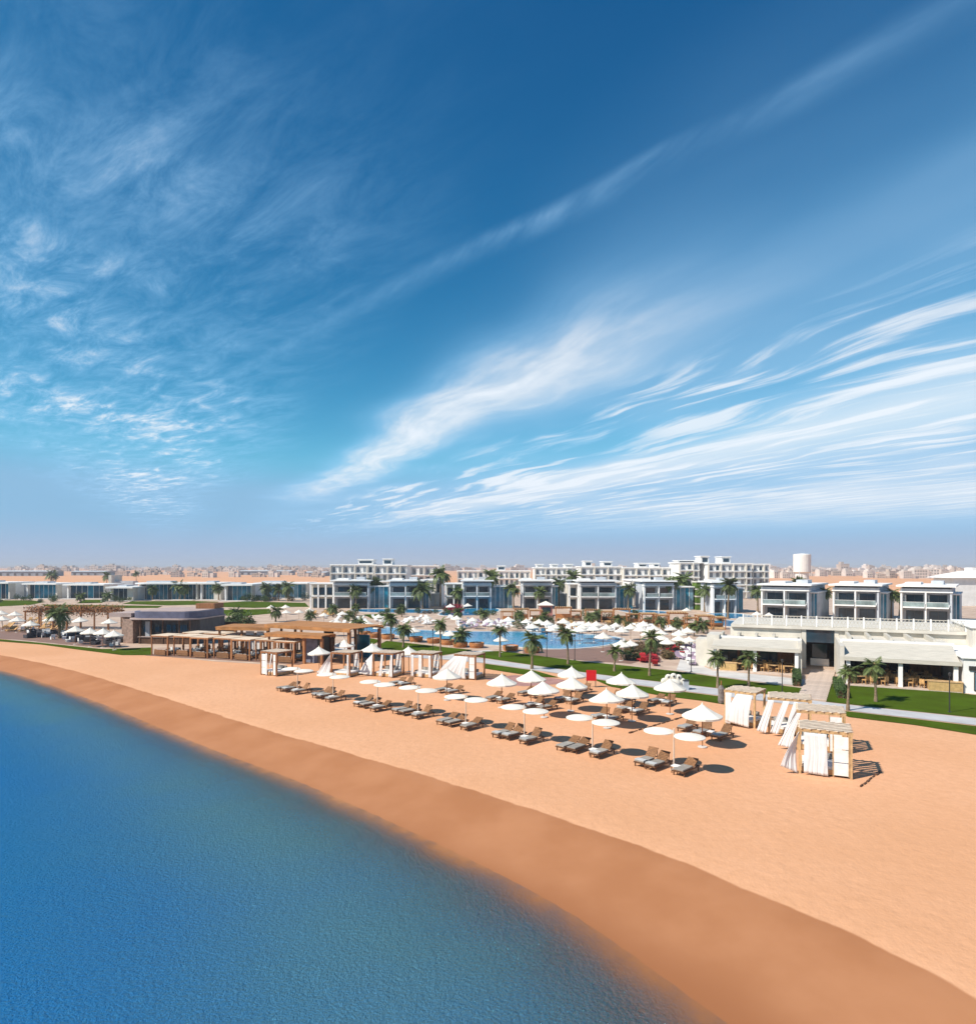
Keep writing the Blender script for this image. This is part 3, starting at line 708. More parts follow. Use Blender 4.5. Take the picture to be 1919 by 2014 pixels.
# ------------------------------------------------------------------ restaurant at the right
R0 = Vector((25.9, 76.5, 0))
t = thing('beach_restaurant', 'cream beach restaurant with lattice roof parapet and two slatted awning wings', 'restaurant', R0, radians(-25))
B(1.5, 9.4, 6.0, 18, 0, 4.6).build('wall', M_cream2, t)
B(13.3, 26.4, 6.0, 18, 0, 4.6).build('wall', M_cream2, t)
rf = B(1.6, 26.2, 5.6, 18.4, 4.61, 4.95).build('roof', M_cream2, t)
B(9.41, 13.29, 14, 14.3, 0, 4.6).build('passage_wall', M_wood_dark, t)
B(9.9, 12.8, 5.9, 6.05, 3.1, 4.6).build('fanlight', M_glass, t)
B(9.42, 9.9, 5.9, 6.3, 0, 4.59).build('column', M_cream2, t); B(12.85, 13.28, 5.9, 6.3, 0, 4.59).build('column', M_cream2, t)
B(10.6, 12.2, 9.0, 9.2, 0.2, 2.6).build('door', M_glass, t); B(10.4, 12.4, 8.6, 8.9, 0.05, 0.9).build('counter', M_white2, t)
# lattice parapet
lat = MB(); pw = 1.45
for c in range(4):                      # crossing diagonal bars of one panel
    for d in (0, 1):
        xa = pw*c/4
        lat.bar((xa if d == 0 else xa+pw/4, 0.03, 0.1), (xa+pw/4 if d == 0 else xa, 0.03, 1.1), 0.045, 0.03)
        lat.bar((xa if d else xa+pw/4, 0.03, 0.35), (xa+pw/4 if d else xa, 0.03, 0.85), 0.04, 0.03)
lat.box(0, pw, 0.0, 0.06, 0.02, 0.1).box(0, pw, 0.0, 0.06, 1.1, 1.18)
lme = lat.mesh('lattice_panel', M_cream)
pme = B(-0.07, 0.07, -0.05, 0.13, 0, 1.25).mesh('parapet_post', M_white2)
for i in range(14):
    place('lattice_panel', lme, t, (3.0+0.08+1.6*i, 5.75, 4.955)); place('parapet_post', pme, t, (3.0+1.6*i, 5.75, 4.955))
place('parapet_post', pme, t, (25.4-0.02, 5.75, 4.955))
def awning_wing(x0, x1, yf, ydep, zf, zb, ncol):
    # planked sloping awning
    n_ = 11; m = MB()
    for i in range(n_):
        a, b = i/n_, (i+0.93)/n_
        ya, yb = yf+ydep*a, yf+ydep*b; za, zb_ = zf+(zb-zf)*a, zf+(zb-zf)*b
        vs = [(x0,ya,za),(x1,ya,za),(x1,yb,zb_),(x0,yb,zb_)]; vs += [(x,y,z-0.06) for x,y,z in vs]
        m.add(vs, [(0,1,2,3),(7,6,5,4),(0,4,5,1),(1,5,6,2),(2,6,7,3),(3,7,4,0)])
    m.build('slatted_awning', M_cream, t)
    B(x0-0.1, x1+0.1, yf-0.2, yf-0.02, zf-0.35, zf+0.04).build('fascia', M_cream, t)
    B(x0-0.2, x1+0.2, yf+ydep+0.02, yf+ydep+0.5, zb-0.25, zb+0.2).build('ridge_beam', M_white, t)
    B(x0, x1, yf+ydep+0.52, 5.99, zb-0.2, zb+0.05).build('flat_roof', M_cream2, t)
    k = int((x1-x0)/1.9)
    for i in range(k):
        xx = x0+0.6+1.9*i
        B(xx, xx+0.3, yf+ydep+0.55, 5.58, zb+0.055, zb+0.50).build('roof_beam', M_cream, t)
    for i in range(ncol):
        xx = x0+0.15 + (x1-x0-0.65)*i/(ncol-1)
        B(xx, xx+0.36, yf+0.1, yf+0.46, 0.02, zf-0.07).build('column', M_white2, t)
    B(x0, x1, yf-0.6, 5.98, 0.013, 0.12).build('floor', M_step, t)
    # glazed timber back wall
    B(x0, x1, 4.9, 5.1, 0.125, zb-0.21).build('back_wall', M_wood, t)
    windows_row(t, [x0+0.5+2.2*i for i in range(int((x1-x0-1)/2.2))], 1.9, 4.83, 0.15, 2.4, M_glass)
awning_wing(0.0, 9.2, 0.0, 2.6, 2.85, 3.55, 3)
awning_wing(13.3, 23.0, -4.3, 3.8, 2.85, 4.05, 3)
B(-0.8, 0.6, 2.0, 5.9, 0.0, 3.9).build('end_block', M_cream2, t); B(-2.2, -0.81, 3.0, 6.0, 0.0, 3.2).build('end_block', M_cream2, t)
B(9.0, 9.41, 0.4, 5.9, 0.02, 3.6).build('pier', M_cream2, t); B(12.9, 13.29, -4.0, 5.9, 0.02, 3.9).build('pier', M_cream2, t)
B(23.2, 26.3, -4.6, 5.8, 0.0, 3.3).build('service_block', M_white, t); B(23.0, 26.5, -4.8, 5.9, 3.31, 3.5).build('service_roof', M_white2, t)
B(25.4, 33, 3.0, 12, 0.0, 5.6).build('kitchen_block', M_cream2, t); B(25.2, 33.2, 2.8, 12.2, 5.61, 5.85).build('kitchen_roof', M_white2, t)
B(23.6, 24.8, -4.75, -4.61, 2.2, 2.6).build('air_unit', M_dark, t)
windows_row(t, [24.0], 1.6, -4.66, 0.3, 2.1, M_glass_p)
RW = Matrix.Translation(R0) @ Matrix.Rotation(radians(-25), 4, 'Z')
def rloc(x, y, z=0.0): return RW @ Vector((x, y, z))

# stepped path to the beach
t = thing('stepped_path', 'path of pale sandstone slabs leading from the walkway to the restaurant passage', 'path', rloc(8.9, -14.2), radians(-25))
sme = B(0, 2.4, 0, 0.80, 0.03, 0.11).mesh('slab', M_step)
for i in range(20): place('slab', sme, t, (0.08*i, i*0.93, 0.0 + 0.004*i))
t = thing('planter_bench', 'tan timber planter box at the right end of the restaurant terrace', 'planter', rloc(20.4, -4.9), radians(-25))
m = MB().box(0, 2.7, 0, 0.9, 0.02, 0.95); m.build('box', mat('tan_board', (0.55, 0.36, 0.15), 0.7, 0.12, 3.0), t)
B(-0.05, 2.75, -0.05, 0.95, 0.953, 1.02).build('rim', M_woodl, t)
t = thing('planter_bench', 'small tan timber planter box at the left end of the restaurant terrace', 'planter', rloc(0.9, -0.3), radians(-25))
B(0, 1.8, 0, 0.7, 0.02, 0.95).build('box', _mats['tan_board'], t); B(-0.05, 1.85, -0.05, 0.75, 0.953, 1.02).build('rim', M_woodl, t)

def leaf_cloud(m, n_, rx, ry, rz_, cz, size, rr, shell=0.55):
    for _ in range(n_):
        while True:
            x, y, z = rr.uniform(-1,1), rr.uniform(-1,1), rr.uniform(-1,1)
            q = x*x+y*y+z*z
            if shell*shell*0.6 < q < 1: break
        jit = 1 + 0.18*sin(5*x+3*z) + 0.12*sin(7*y)
        c = Vector((x*rx*jit, y*ry*jit, cz + z*rz_*jit)); a = Vector((rr.gauss(0,1), rr.gauss(0,1), rr.gauss(0,0.6))).normalized()
        b = a.cross(Vector((rr.gauss(0,1), rr.gauss(0,1), rr.gauss(0,1)))).normalized(); s_ = size*rr.uniform(0.6, 1.3)
        m.add([c-a*s_, c-b*s_*0.45, c+a*s_, c+b*s_*0.45], [(0,1,2,3)])
def hedge(label, loc, rz, L, wd, hh, rr):
    t = thing('hedge', label, 'hedge', loc, rz)
    m = MB()
    for _ in range(int(L*900)):
        c = Vector((rr.uniform(0, wd), rr.uniform(0, L), hh*sqrt(rr.random()))); a = Vector((rr.gauss(0,1), rr.gauss(0,1), rr.gauss(0,1))).normalized()
        b = a.cross(Vector((rr.gauss(0,1), rr.gauss(0,1), rr.gauss(0,1)))).normalized(); s_ = rr.uniform(0.05, 0.11)
        m.add([c-a*s_, c-b*s_*0.5, c+a*s_, c+b*s_*0.5], [(0,1,2,3)])
    m.build('foliage', M_leaf, t); B(0.1, wd-0.1, 0.1, L-0.1, 0, hh*0.85).build('core', M_wood_dark, t)
hr = random.Random(5)
hedge('clipped hedge left of the sandstone path by the restaurant', rloc(8.5, -7.5), radians(-25), 7.5, 0.8, 0.8, hr)
hedge('clipped hedge right of the sandstone path by the restaurant', rloc(12.2, -12.6), radians(-25), 8.2, 0.8, 0.8, hr)

# dining furniture
def chair_proto(wood, seat):
    t = thing('dining_chair', 'chair', 'chair')
    B(-0.24, 0.24, -0.24, 0.24, 0.40, 0.47).build('seat', seat, t)
    B(-0.24, 0.24, 0.20, 0.26, 0.471, 0.90).build('backrest', wood, t)
    for sx_ in (-1, 1):
        for sy_ in (-1, 1): B(0.20*sx_-0.025, 0.20*sx_+0.025, 0.20*sy_-0.025, 0.20*sy_+0.025, 0, 0.399).build('leg', wood, t)
    return Proto(t)
def table_proto():
    t = thing('dining_table', 'table', 'table')
    B(-0.45, 0.45, -0.45, 0.45, 0.70, 0.75).build('table_top', M_woodl, t)
    B(-0.05, 0.05, -0.05, 0.05, 0.03, 0.699).build('pedestal', M_wood_dark, t); B(-0.28, 0.28, -0.28, 0.28, 0, 0.03).build('foot', M_wood_dark, t)
    return Proto(t)
CH, TB = chair_proto(M_rattan_l, M_rattan_l), table_proto()
dr = random.Random(3)
def dining(x, y, wing):
    p = rloc(x, y, 0.12)
    TB.put(p, dr.uniform(0, 1.5), f'square timber dining table on the terrace under the {wing} restaurant awning', f'dining tables under the {wing} awning')
    for k in range(3 if dr.random() < 0.4 else 4):
        a = k*pi/2 + dr.uniform(-0.15, 0.15) + 0.4
        CH.put((p.x + 0.75*cos(a), p.y + 0.75*sin(a), 0.12), a - pi/2, f'honey coloured wicker chair at a table under the {wing} restaurant awning', f'wicker chairs under the {wing} awning')
for x in (3.0, 4.9, 6.6, 8.0):
    for y in (0.9, 3.2): dining(x + dr.uniform(-.2,.2), y + dr.uniform(-.2,.2), 'left')
for x in (14.6, 16.5, 18.6, 20.6):
    for y in (-3.2, -0.8, 1.6): dining(x + dr.uniform(-.2,.2), y + dr.uniform(-.2,.2), 'right')

# ------------------------------------------------------------------ beach bar and timber pavilions on the left
def slab_roof(parent, x0, x1, y0, y1, z0, z1, m, name='roof', r=0.0):
    if r <= 0: return B(x0, x1, y0, y1, z0, z1).build(name, m, parent)
    pts = []
    for cx_, cy_, a0 in ((x1-r, y0+r, -90), (x1-r, y1-r, 0), (x0+r, y1-r, 90), (x0+r, y0+r, 180)):
        for k in range(7): a = radians(a0 + 15*k); pts.append((cx_ + r*cos(a), cy_ + r*sin(a)))
    N = len(pts); vs = [(x,y,z0) for x,y in pts] + [(x,y,z1) for x,y in pts]
    fs = [tuple(range(N-1,-1,-1)), tuple(range(N, 2*N))] + [(i,(i+1)%N,N+(i+1)%N,N+i) for i in range(N)]
    return MB().add(vs, fs).build(name, m, parent)
p = at(262, 1266)
t = thing('beach_bar', 'dark beach bar with rounded slate blue flat roof behind the timber pergolas', 'bar', (p.x, p.y, 0), radians(-6))
B(0.6, 10.2, 1.2, 9.0, 0, 4.0).build('wall', M_bar_dark, t)
slab_roof(t, -0.4, 10.4, -0.6, 10, 4.02, 5.0, M_fascia, 'roof', 2.2); slab_roof(t, -0.9, 10.6, -1.2, 10.4, 3.80, 4.01, M_pink, 'roof_soffit', 2.4)
slab_roof(t, 0.2, 10.0, 0.0, 9.4, 5.003, 5.1, M_pink, 'roof_deck', 2.0)
B(-4.2, -0.5, 0.2, 8, 4.1, 4.7).build('lower_roof', M_pink, t)
B(6.8, 10.0, 6, 9, 5.12, 5.95).build('roof_tank_screen', M_wood, t)
B(-1.6, 0.0, -0.1, 2.0, 0, 3.79).build('pier', M_stone, t)
B(-4.0, -1.61, 3, 7.8, 0, 4.09).build('side_wall', M_stone, t)
for x in (1.2, 3.0, 4.9, 7.6, 9.3): B(x, x+0.16, -0.3, -0.1, 0, 3.79).build('column', M_wood_dark, t)
windows_row(t, [0.9+1.9*i for i in range(4)], 1.7, 1.12, 0.3, 3.0, M_glass)
B(1.6, 2.3, 0.6, 1.0, 1.0, 3.4).build('pale_panel', M_grey, t)
B(1.0, 9.5, -0.2, 0.5, 0.0, 1.05).build('counter', M_wood_dark, t); B(0.9, 9.6, -0.35, 0.6, 1.053, 1.12).build('counter_top', M_pink, t)

p = at(380, 1252)
t = thing('timber_screen', 'screen of upright reddish timber boards right of the dark beach bar', 'screen', (p.x, p.y, 0), radians(-10))
bme = B(0, 0.30, 0, 0.10, 0, 2.6).mesh('board', M_wood)
for i in range(24): place('board', bme, t, (i*0.34, 0.02*(i % 2), 0))
B(-0.1, 8.4, -0.06, -0.01, 2.35, 2.5).build('rail', M_wood_dark, t)
def pavilion(label, u, v, z, L, dep, zt_, posts, rz, th=0.32):
    p = at(u, v, z)
    t = thing('timber_pavilion', label, 'pavilion', (p.x, p.y, 0), rz)
    k = int(dep/0.55)
    B(0, L, 0, 0.2, z-0.1, zt_).build('fascia', M_roofwood, t); B(0, L, dep-0.2, dep, z-0.1, zt_).build('fascia', M_roofwood, t)
    pl = B(-0.1, L+0.1, 0, 0.50, zt_+0.003, zt_+0.10).mesh('plank', M_roofwood)
    for i in range(k): place('plank', pl, t, (0, 0.02+0.55*i, 0.012*(i % 2)))
    for x, y, w_ in posts: B(x, x+w_, y, y+min(w_,0.5), 0, z-0.105).build('post', M_wood_dark if w_ > 0.5 else M_wood, t)
    return t
t = pavilion('long brown timber roofed pavilion in front of the lagoon pool', 520, 1233, 3.9, 14.5, 7.0, 4.15,
         [(0.2,0.3,0.25),(0.2,6.4,0.25),(5,0.3,0.25),(5,6.4,0.25),(10.1,0.3,1.2),(13.9,0.3,0.35),(13.9,6.4,0.35),(10.1,6.2,0.3)], radians(-28))
B(11.6, 13.6, 5.0, 5.2, 0, 3.0).build('screen', M_glass_b, t)
t = pavilion('lower brown timber roof overlapping the long pavilion', 520, 1250, 3.3, 8.6, 3.0, 3.5, [(0.3,0.3,0.2),(3.0,0.3,0.2),(5.6,0.3,0.3),(8.2,0.3,0.3)], radians(-22))
B(5.0, 6.9, 1.5, 4.0, 0, 3.15).build('serving_hut', mat('bluish_panel', (0.22, 0.23, 0.30), 0.6, 0.2, 1.5), t); B(6.95, 7.4, 1.5, 4.0, 0, 3.15).build('serving_hut_door', M_dark, t)
t = pavilion('small brown timber roofed pavilion behind the pergola terrace', 424, 1238, 3.5, 7.6, 5.0, 3.75, [(0.2,0.3,0.25),(3.4,0.3,0.25),(7.1,0.3,0.25),(0.2,4.4,0.25),(7.1,4.4,0.25)], radians(-8))
B(3.8, 4.9, 1.0, 1.2, 0.8, 3.2).build('blind', M_white, t); B(5.4, 6.3, 1.0, 1.2, 0.8, 3.2).build('blind', M_white, t)

# pergola dining terrace
pr = random.Random(21)
def pergola_proto():
    t = thing('dining_pergola', 'pergola', 'pergola')
    W_, D_, H_ = 2.9, 2.9, 2.65
    for x in (0, W_-0.14):
        for y in (0, D_-0.14): B(x, x+0.14, y, y+0.14, 0, H_-0.18).build('post', M_wood, t)
    for y in (0, D_-0.14): B(-0.1, W_+0.1, y+0.02, y+0.12, H_-0.179, H_).build('beam', M_wood, t)
    for x in (0, W_-0.14): B(x+0.02, x+0.12, 0.15, D_-0.15, H_-0.179, H_-0.01).build('beam', M_woodl, t)
    sl = B(0, W_+0.05, 0, 0.16, H_+0.002, H_+0.06).mesh('slat', M_wood_grey)
    for i in range(13): place('slat', sl, t, (0, 0.02+0.225*i, 0))
    return Proto(t)
PG = pergola_proto()
def sofa_proto():
    t = thing('lounge_sofa', 'sofa', 'sofa')
    B(-0.9, 0.9, -0.4, 0.4, 0.08, 0.36).build('base', M_rattan, t); B(-0.85, 0.85, -0.38, 0.30, 0.363, 0.48).build('seat_cushion', M_cushion, t)
    B(-0.9, 0.9, 0.31, 0.42, 0.365, 0.80).build('backrest', M_rattan, t); B(-0.97, -0.905, -0.4, 0.42, 0.08, 0.62).build('armrest', M_rattan, t); B(0.905, 0.97, -0.4, 0.42, 0.08, 0.62).build('armrest', M_rattan, t)
    for x in (-0.5, 0.1, 0.55): B(x-0.2, x+0.2, 0.14, 0.29, 0.485, 0.80).build('pillow', M_cushion_w, t)
    for x in (-0.8, 0.8): B(x-0.04, x+0.04, -0.04, 0.04, 0, 0.079).build('foot', M_dark, t)
    return Proto(t)
SF = sofa_proto()
CT_t = thing('coffee_table', 'table', 'table'); B(-0.4,0.4,-0.4,0.4,0.34,0.40).build('table_top', M_woodl, CT_t); B(-0.3,0.3,-0.3,0.3,0,0.339).build('base', M_rattan, CT_t)
CT = Proto(CT_t)
P0, PA = at(297, 1289), radians(-20)
px_, py_ = Vector((cos(PA), sin(PA), 0)), Vector((-sin(PA), cos(PA), 0))
pl_base = sheet('terrace', [tuple((P0 + px_*a + py_*b)[:2]) for a, b in ((-0.5,-0.5),(24,-0.5),(24,8.5),(-0.5,8.5))], 0.028, M_deck, px=False)
for r in range(2):
    for c in range(7):
        q = P0 + px_*(c*3.35 + (1.2 if r else 0)) + py_*(r*4.2 + (0.5 if c % 2 else 0)); q.z = 0.03
        row = 'front' if r == 0 else 'rear'
        PG.put(q, PA, f'{ORD[c]} slatted timber pergola from the left in the {row} row of the dining terrace', 'pergolas of the dining terrace')
        ctr = q + px_*1.45 + py_*1.45
        s1 = ctr + py_*0.95; s2 = ctr - px_*1.0
        SF.put(s1, PA, f'rattan sofa with white pillows at the back of {ORD[c]} pergola in the {row} row', 'sofas under the dining pergolas')
        CT.put(ctr - py_*0.1, PA, f'low timber table under {ORD[c]} pergola of the {row} row', 'low tables under the dining pergolas')
        if r == 0: SF.put(ctr - py_*1.0, PA + pi, f'rattan sofa at the beach side of {ORD[c]} front pergola', 'sofas under the dining pergolas')

# thatched canopy with climbing plants over the left terrace
p = at(48, 1238)
t = thing('vine_pergola', 'long timber pergola roofed with brown and green climbing plants', 'pergola', (p.x, p.y, 0), radians(-4))
for i in range(7):
    for y in (0, 4.0): B(2.75*i, 2.75*i+0.2, y, y+0.2, 0, 3.3).build('post', M_wood, t)
for y in (0, 4.0): B(-0.3, 17.2, y, y+0.2, 3.303, 3.55).build('beam', M_wood, t)
rr = random.Random(9); m1_, m2_ = MB(), MB()
for m_, cnt in ((m1_, 4200), (m2_, 2600)):
    for _ in range(cnt):
        c = Vector((rr.uniform(-0.4, 17.3), rr.uniform(-0.4, 4.6), 3.9 + 0.35*sin(rr.uniform(0,40)) + rr.uniform(-1.3, 0.5)*(1 if rr.random() < .5 else .3)))
        a = Vector((rr.gauss(0,1), rr.gauss(0,1), rr.gauss(0,1))).normalized(); b = a.cross(Vector((rr.gauss(0,1),)*2 + (rr.gauss(0,1),))).normalized(); s_ = rr.uniform(0.08, 0.2)
        m_.add([c-a*s_, c-b*s_*0.6, c+a*s_, c+b*s_*0.6], [(0,1,2,3)])
m1_.build('foliage', M_terra, t); m2_.build('foliage', M_leaf_o, t)

# ------------------------------------------------------------------ parasols
def cone_parasol(r=1.32, rim=2.10, rise=0.74):
    t = thing('parasol', 'parasol', 'parasol')
    n_ = 8; vs, fs = [], []
    rings = [(0.03, rim+rise), (0.30, rim+rise*0.66), (0.65, rim+rise*0.30), (1.0, rim), (0.995, rim-0.10)]
    for off in (0.0, -0.02):
        for f, z in rings:
            for k in range(n_*2):
                a = 2*pi*k/(n_*2) + pi/8; rr_ = r*f*(1.0 if k % 2 == 0 else 0.955); zz = z - (0.0 if k % 2 == 0 else 0.02*f)
                vs.append((rr_*cos(a), rr_*sin(a), zz+off))
    K = n_*2; R_ = len(rings)
    for s_ in range(2):
        for j in range(R_-1):
            for k in range(K):
                k2 = (k+1) % K; b = s_*R_*K
                q = (b+j*K+k, b+(j+1)*K+k, b+(j+1)*K+k2, b+j*K+k2); fs.append(q if s_ == 0 else q[::-1])
    fs.append(tuple(range(K)))
    MB().add(vs, fs).build('canopy', M_fabric, t)
    MB().lathe([(0.035,0.05),(0.035,rim+rise-0.04)], 8).build('pole', M_wood, t)
    MB().lathe([(0.05,rim+rise+0.001),(0.06,rim+rise+0.05),(0.01,rim+rise+0.12)], 8).build('finial', M_fabric, t)
    m = MB()
    for k in range(n_):
        a = 2*pi*k/n_ + pi/8; m.bar((0.06*cos(a),0.06*sin(a),rim+rise*0.05), (r*0.62*cos(a), r*0.62*sin(a), rim+rise*0.26), 0.025)
    m.build('rib_frame', M_wood, t)
    MB().lathe([(0.30,0),(0.30,0.05),(0.08,0.07)], 12).build('foot', M_pave_l, t)
    return Proto(t, 0.022)
PS = cone_parasol()
beach_parasols = [
    (986,1337,'white parasol on a dark pole beside the last cabana of the left row'), (1044,1329,'white parasol before the lawn, left of the two stacked parasols'),
    (1070,1352,'large white parasol over loungers left of the red board'), (1122,1322,'rear of two white parasols seen one above the other left of the red board'),
    (1122,1342,'front of two white parasols seen one above the other left of the red board'), (1219,1335,'white parasol overlapping the grey walkway right of the red board'),
    (1194,1369,'large white parasol in the middle of the beach over brown loungers'), (1242,1358,'white parasol beside the lawn strip, right of the big central parasol'),
    (1317,1347,'white parasol in front of the lobed white seat'), (1381,1399,'broad white parasol closest to the right hand cabanas'),
    (879,1325,'white parasol in front of the billowing cabana curtains'), (628,1280,'white parasol behind the first cabana, beside the bluish serving hut'),
    (678,1265,'white parasol next to the brown pier of the long pavilion'), (731,1274,'white parasol on the pale footpath behind the second cabana'), (804,1280,'white parasol standing behind the middle cabanas')]
for u, v, lab in beach_parasols:
    q = at(u, v, 2.4); q.z = 0.02
    PS.put(q, random.uniform(0, 0.7), lab, 'white cone parasols on the beach')
pool_px = [(562,1190),(563,1199),(588,1198),(609,1195),(637,1204),(673,1203),(744,1208),(808,1210),(839,1210),(898,1212),(533,1190),(663,1218),(721,1223),(747,1228),(814,1234),(885,1241),(868,1236),
    (930,1213),(960,1216),(985,1250),(1000,1217),(1035,1217),(1060,1219),(1129,1221),(1157,1221),(1193,1230),(1240,1230),(1185,1249),(1240,1257),(1221,1263),(1274,1241),(1335,1241),(1312,1255),(1335,1248),(920,1188),(886,1190),(1075,1222),(1092,1226),(1108,1219),(1145,1229),(1172,1224),(1168,1233),(1210,1223),(1222,1236),(1258,1233),(1265,1226),(1285,1233),(1300,1238),(1320,1230),(1352,1238),(1300,1247),(1355,1250),(1085,1231),(1120,1232),(1140,1236),(1350,1196),(1488,1203),(1512,1204),(690,1222),(705,1219),(1046,1228),(650,1224),(676,1227)]
for i, (u, v) in enumerate(pool_px):
    q = at(u, v, 2.4); q.z = 0.02
    for lo_, hi_, zone in ((0,660,'over the garden deck'),(660,760,'at the left end of the pool'),(760,960,'behind the left basins of the pool'),(960,1110,'behind the middle of the pool'),(1110,1230,'behind the right end of the pool'),(1230,1300,'on the deck right of the pool'),(1300,1600,'near the restaurant roof')):
        if lo_ <= u < hi_: rank = sorted(a for a, b in pool_px if lo_ <= a < hi_).index(u); break
    PS.put(q, random.uniform(0, 0.7), f'{ORD[rank]} white parasol from left {zone}', 'white parasols around the pool', scale=random.uniform(0.78, 0.98))
for i, (u, v) in enumerate([(3,1205),(29,1207),(5,1216),(33,1218),(99,1217),(128,1216),(159,1218),(148,1237),(177,1241),(202,1242),(225,1246),(215,1222),(60,1226)]):
    q = at(u, v, 2.4); q.z = 0.02
    PS.put(q, random.uniform(0, 0.7), f'{ORD[i]} white terrace parasol left of the beach bar, counted from the back row', 'white parasols on the left terrace')
for i, (u, v) in enumerate([(129,1162),(156,1162)]):
    q = at(u, v, 2.6); q.z = 0.02
    PS.put(q, 0.2, ('left' if i == 0 else 'right') + ' one of two parasols before the low white bungalow', 'bungalow garden parasols', scale=1.1)

# twin disc parasols along the water
AS = atan2(-0.67, 0.74)          # along the shore
def twin_parasol():
    t = thing('twin_parasol', 'twin parasol', 'parasol')
    MB().lathe([(0.045,0.0),(0.045,2.42),(0.02,2.46)], 10).build('pole', M_pole, t)
    MB().bar((-0.95,0,2.16),(0.95,0,2.16),0.05,0.04).build('cross_arm', M_pole, t)
    for sx_ in (-1, 1):
        c = sx_*1.0
        d = MB().lathe([(0.02,2.30),(0.35,2.27),(0.68,2.215),(0.88,2.15),(0.885,2.11),(0.66,2.17),(0.3,2.225),(0.02,2.24)], 28, cx=c, cap=False).build('canopy', M_fabric, t, smooth=False)
        m = MB()
        for k in range(8):
            a = 2*pi*k/8; m.bar((c,0,2.17),(c+0.84*cos(a),0.84*sin(a),2.115),0.02)
        m.build('rib_frame', M_pole, d)
    MB().lathe([(0.22,0),(0.22,0.04),(0.06,0.06)], 12).build('foot', M_pole, t)
    return Proto(t)
TW = twin_parasol()
def lounger_proto(tilt=42, towel=True):
    t = thing('sun_lounger', 'lounger', 'sun lounger')
    m = MB()
    for y in (-0.33, 0.33): m.box(0.0, 1.95, y-0.03, y+0.03, 0.24, 0.31)
    m.box(0.0, 0.05, -0.30, 0.30, 0.245, 0.305).box(1.9, 1.95, -0.30, 0.30, 0.245, 0.305); m.build('frame', M_wood_dark, t)
    for x in (0.12, 1.75):
        for y in (-0.33, 0.33): B(x, x+0.06, y-0.03, y+0.03, 0, 0.239).build('leg', M_wood_dark, t)
    B(0.03, 1.24, -0.30, 0.30, 0.315, 0.345).build('seat', M_rattan, t)
    c = MB().box(0.02, 1.20, -0.31, 0.31, 0.348, 0.42).build('mattress', M_cushion, t)
    if towel: B(0.05, 0.42, -0.315, 0.315, 0.423, 0.46).build('towel', mat('towel_cotton', (0.5, 0.52, 0.53), 0.95, 0.1, 6.0, rnd=0.3), c)
    a = radians(tilt); m = MB(); ux, uz = cos(a), sin(a)
    for k in range(7):
        s0, s1 = 0.02+0.105*k, 0.105+0.105*k
        vs = []
        for s_ in (s0, s1):
            for th in (0.0, 0.035):
                for y in (-0.33, 0.33): vs.append((1.22 + s_*ux - th*uz, y, 0.34 + s_*uz + th*ux))
        m.add(vs, [(0,1,3,2),(4,6,7,5),(0,4,5,1),(2,3,7,6),(0,2,6,4),(1,5,7,3)])
    b = m.build('backrest', M_rattan, t)
    for y in (-0.28, 0.28): MB().bar((1.62,y,0.30),(1.22+0.62*ux, y, 0.33+0.62*uz),0.03).build('strut', M_wood_dark, b)
    return Proto(t)
LGS = [lounger_proto(), lounger_proto(28, False), lounger_proto(50, True)]
class _Any:
    def put(s, *a, **k): return random.choice(LGS).put(*a, **k)
LG = _Any()
ST_t = thing('side_table', 'table', 'table'); B(-0.22,0.22,-0.22,0.22,0.38,0.43).build('table_top', M_cushion_w, ST_t)
for sx_ in (-1,1):
    for sy_ in (-1,1): B(0.18*sx_-0.02,0.18*sx_+0.02,0.18*sy_-0.02,0.18*sy_+0.02,0,0.379).build('leg', M_wood_dark, ST_t)
ST = Proto(ST_t)
HEAD = radians(46)
hd = Vector((cos(HEAD), sin(HEAD), 0)); sd = Vector((sin(HEAD), -cos(HEAD), 0))   # head direction, along shore
front = [(585,1362),(655,1376),(742,1394),(822,1408),(916,1430),(1031,1456),(1165,1482),(1325,1515)]
for i, (u, v) in enumerate(front):
    o = at(u, v); o.z = 0.0
    TW.put(o, AS + random.uniform(-0.08, 0.08), f'{ORD[i]} twin disc parasol from the left in the row along the water', 'twin parasols along the water')
    for j, off in enumerate((-1.75, -0.95, 0.75)):
        b = o + sd*off - hd*1.05 + hd*random.uniform(-0.12, 0.12)
        w_ = ('outer left', 'inner left', 'right')[j]
        LG.put(b, HEAD + random.uniform(-0.06, 0.06), f'brown lounger with grey cushion, {w_} one at the {ORD[i]} twin parasol from the left', 'loungers in the row along the water')
    ST.put(o + sd*0.32 - hd*0.35, HEAD, f'small white side table beside the pole of the {ORD[i]} twin parasol', 'side tables along the water')
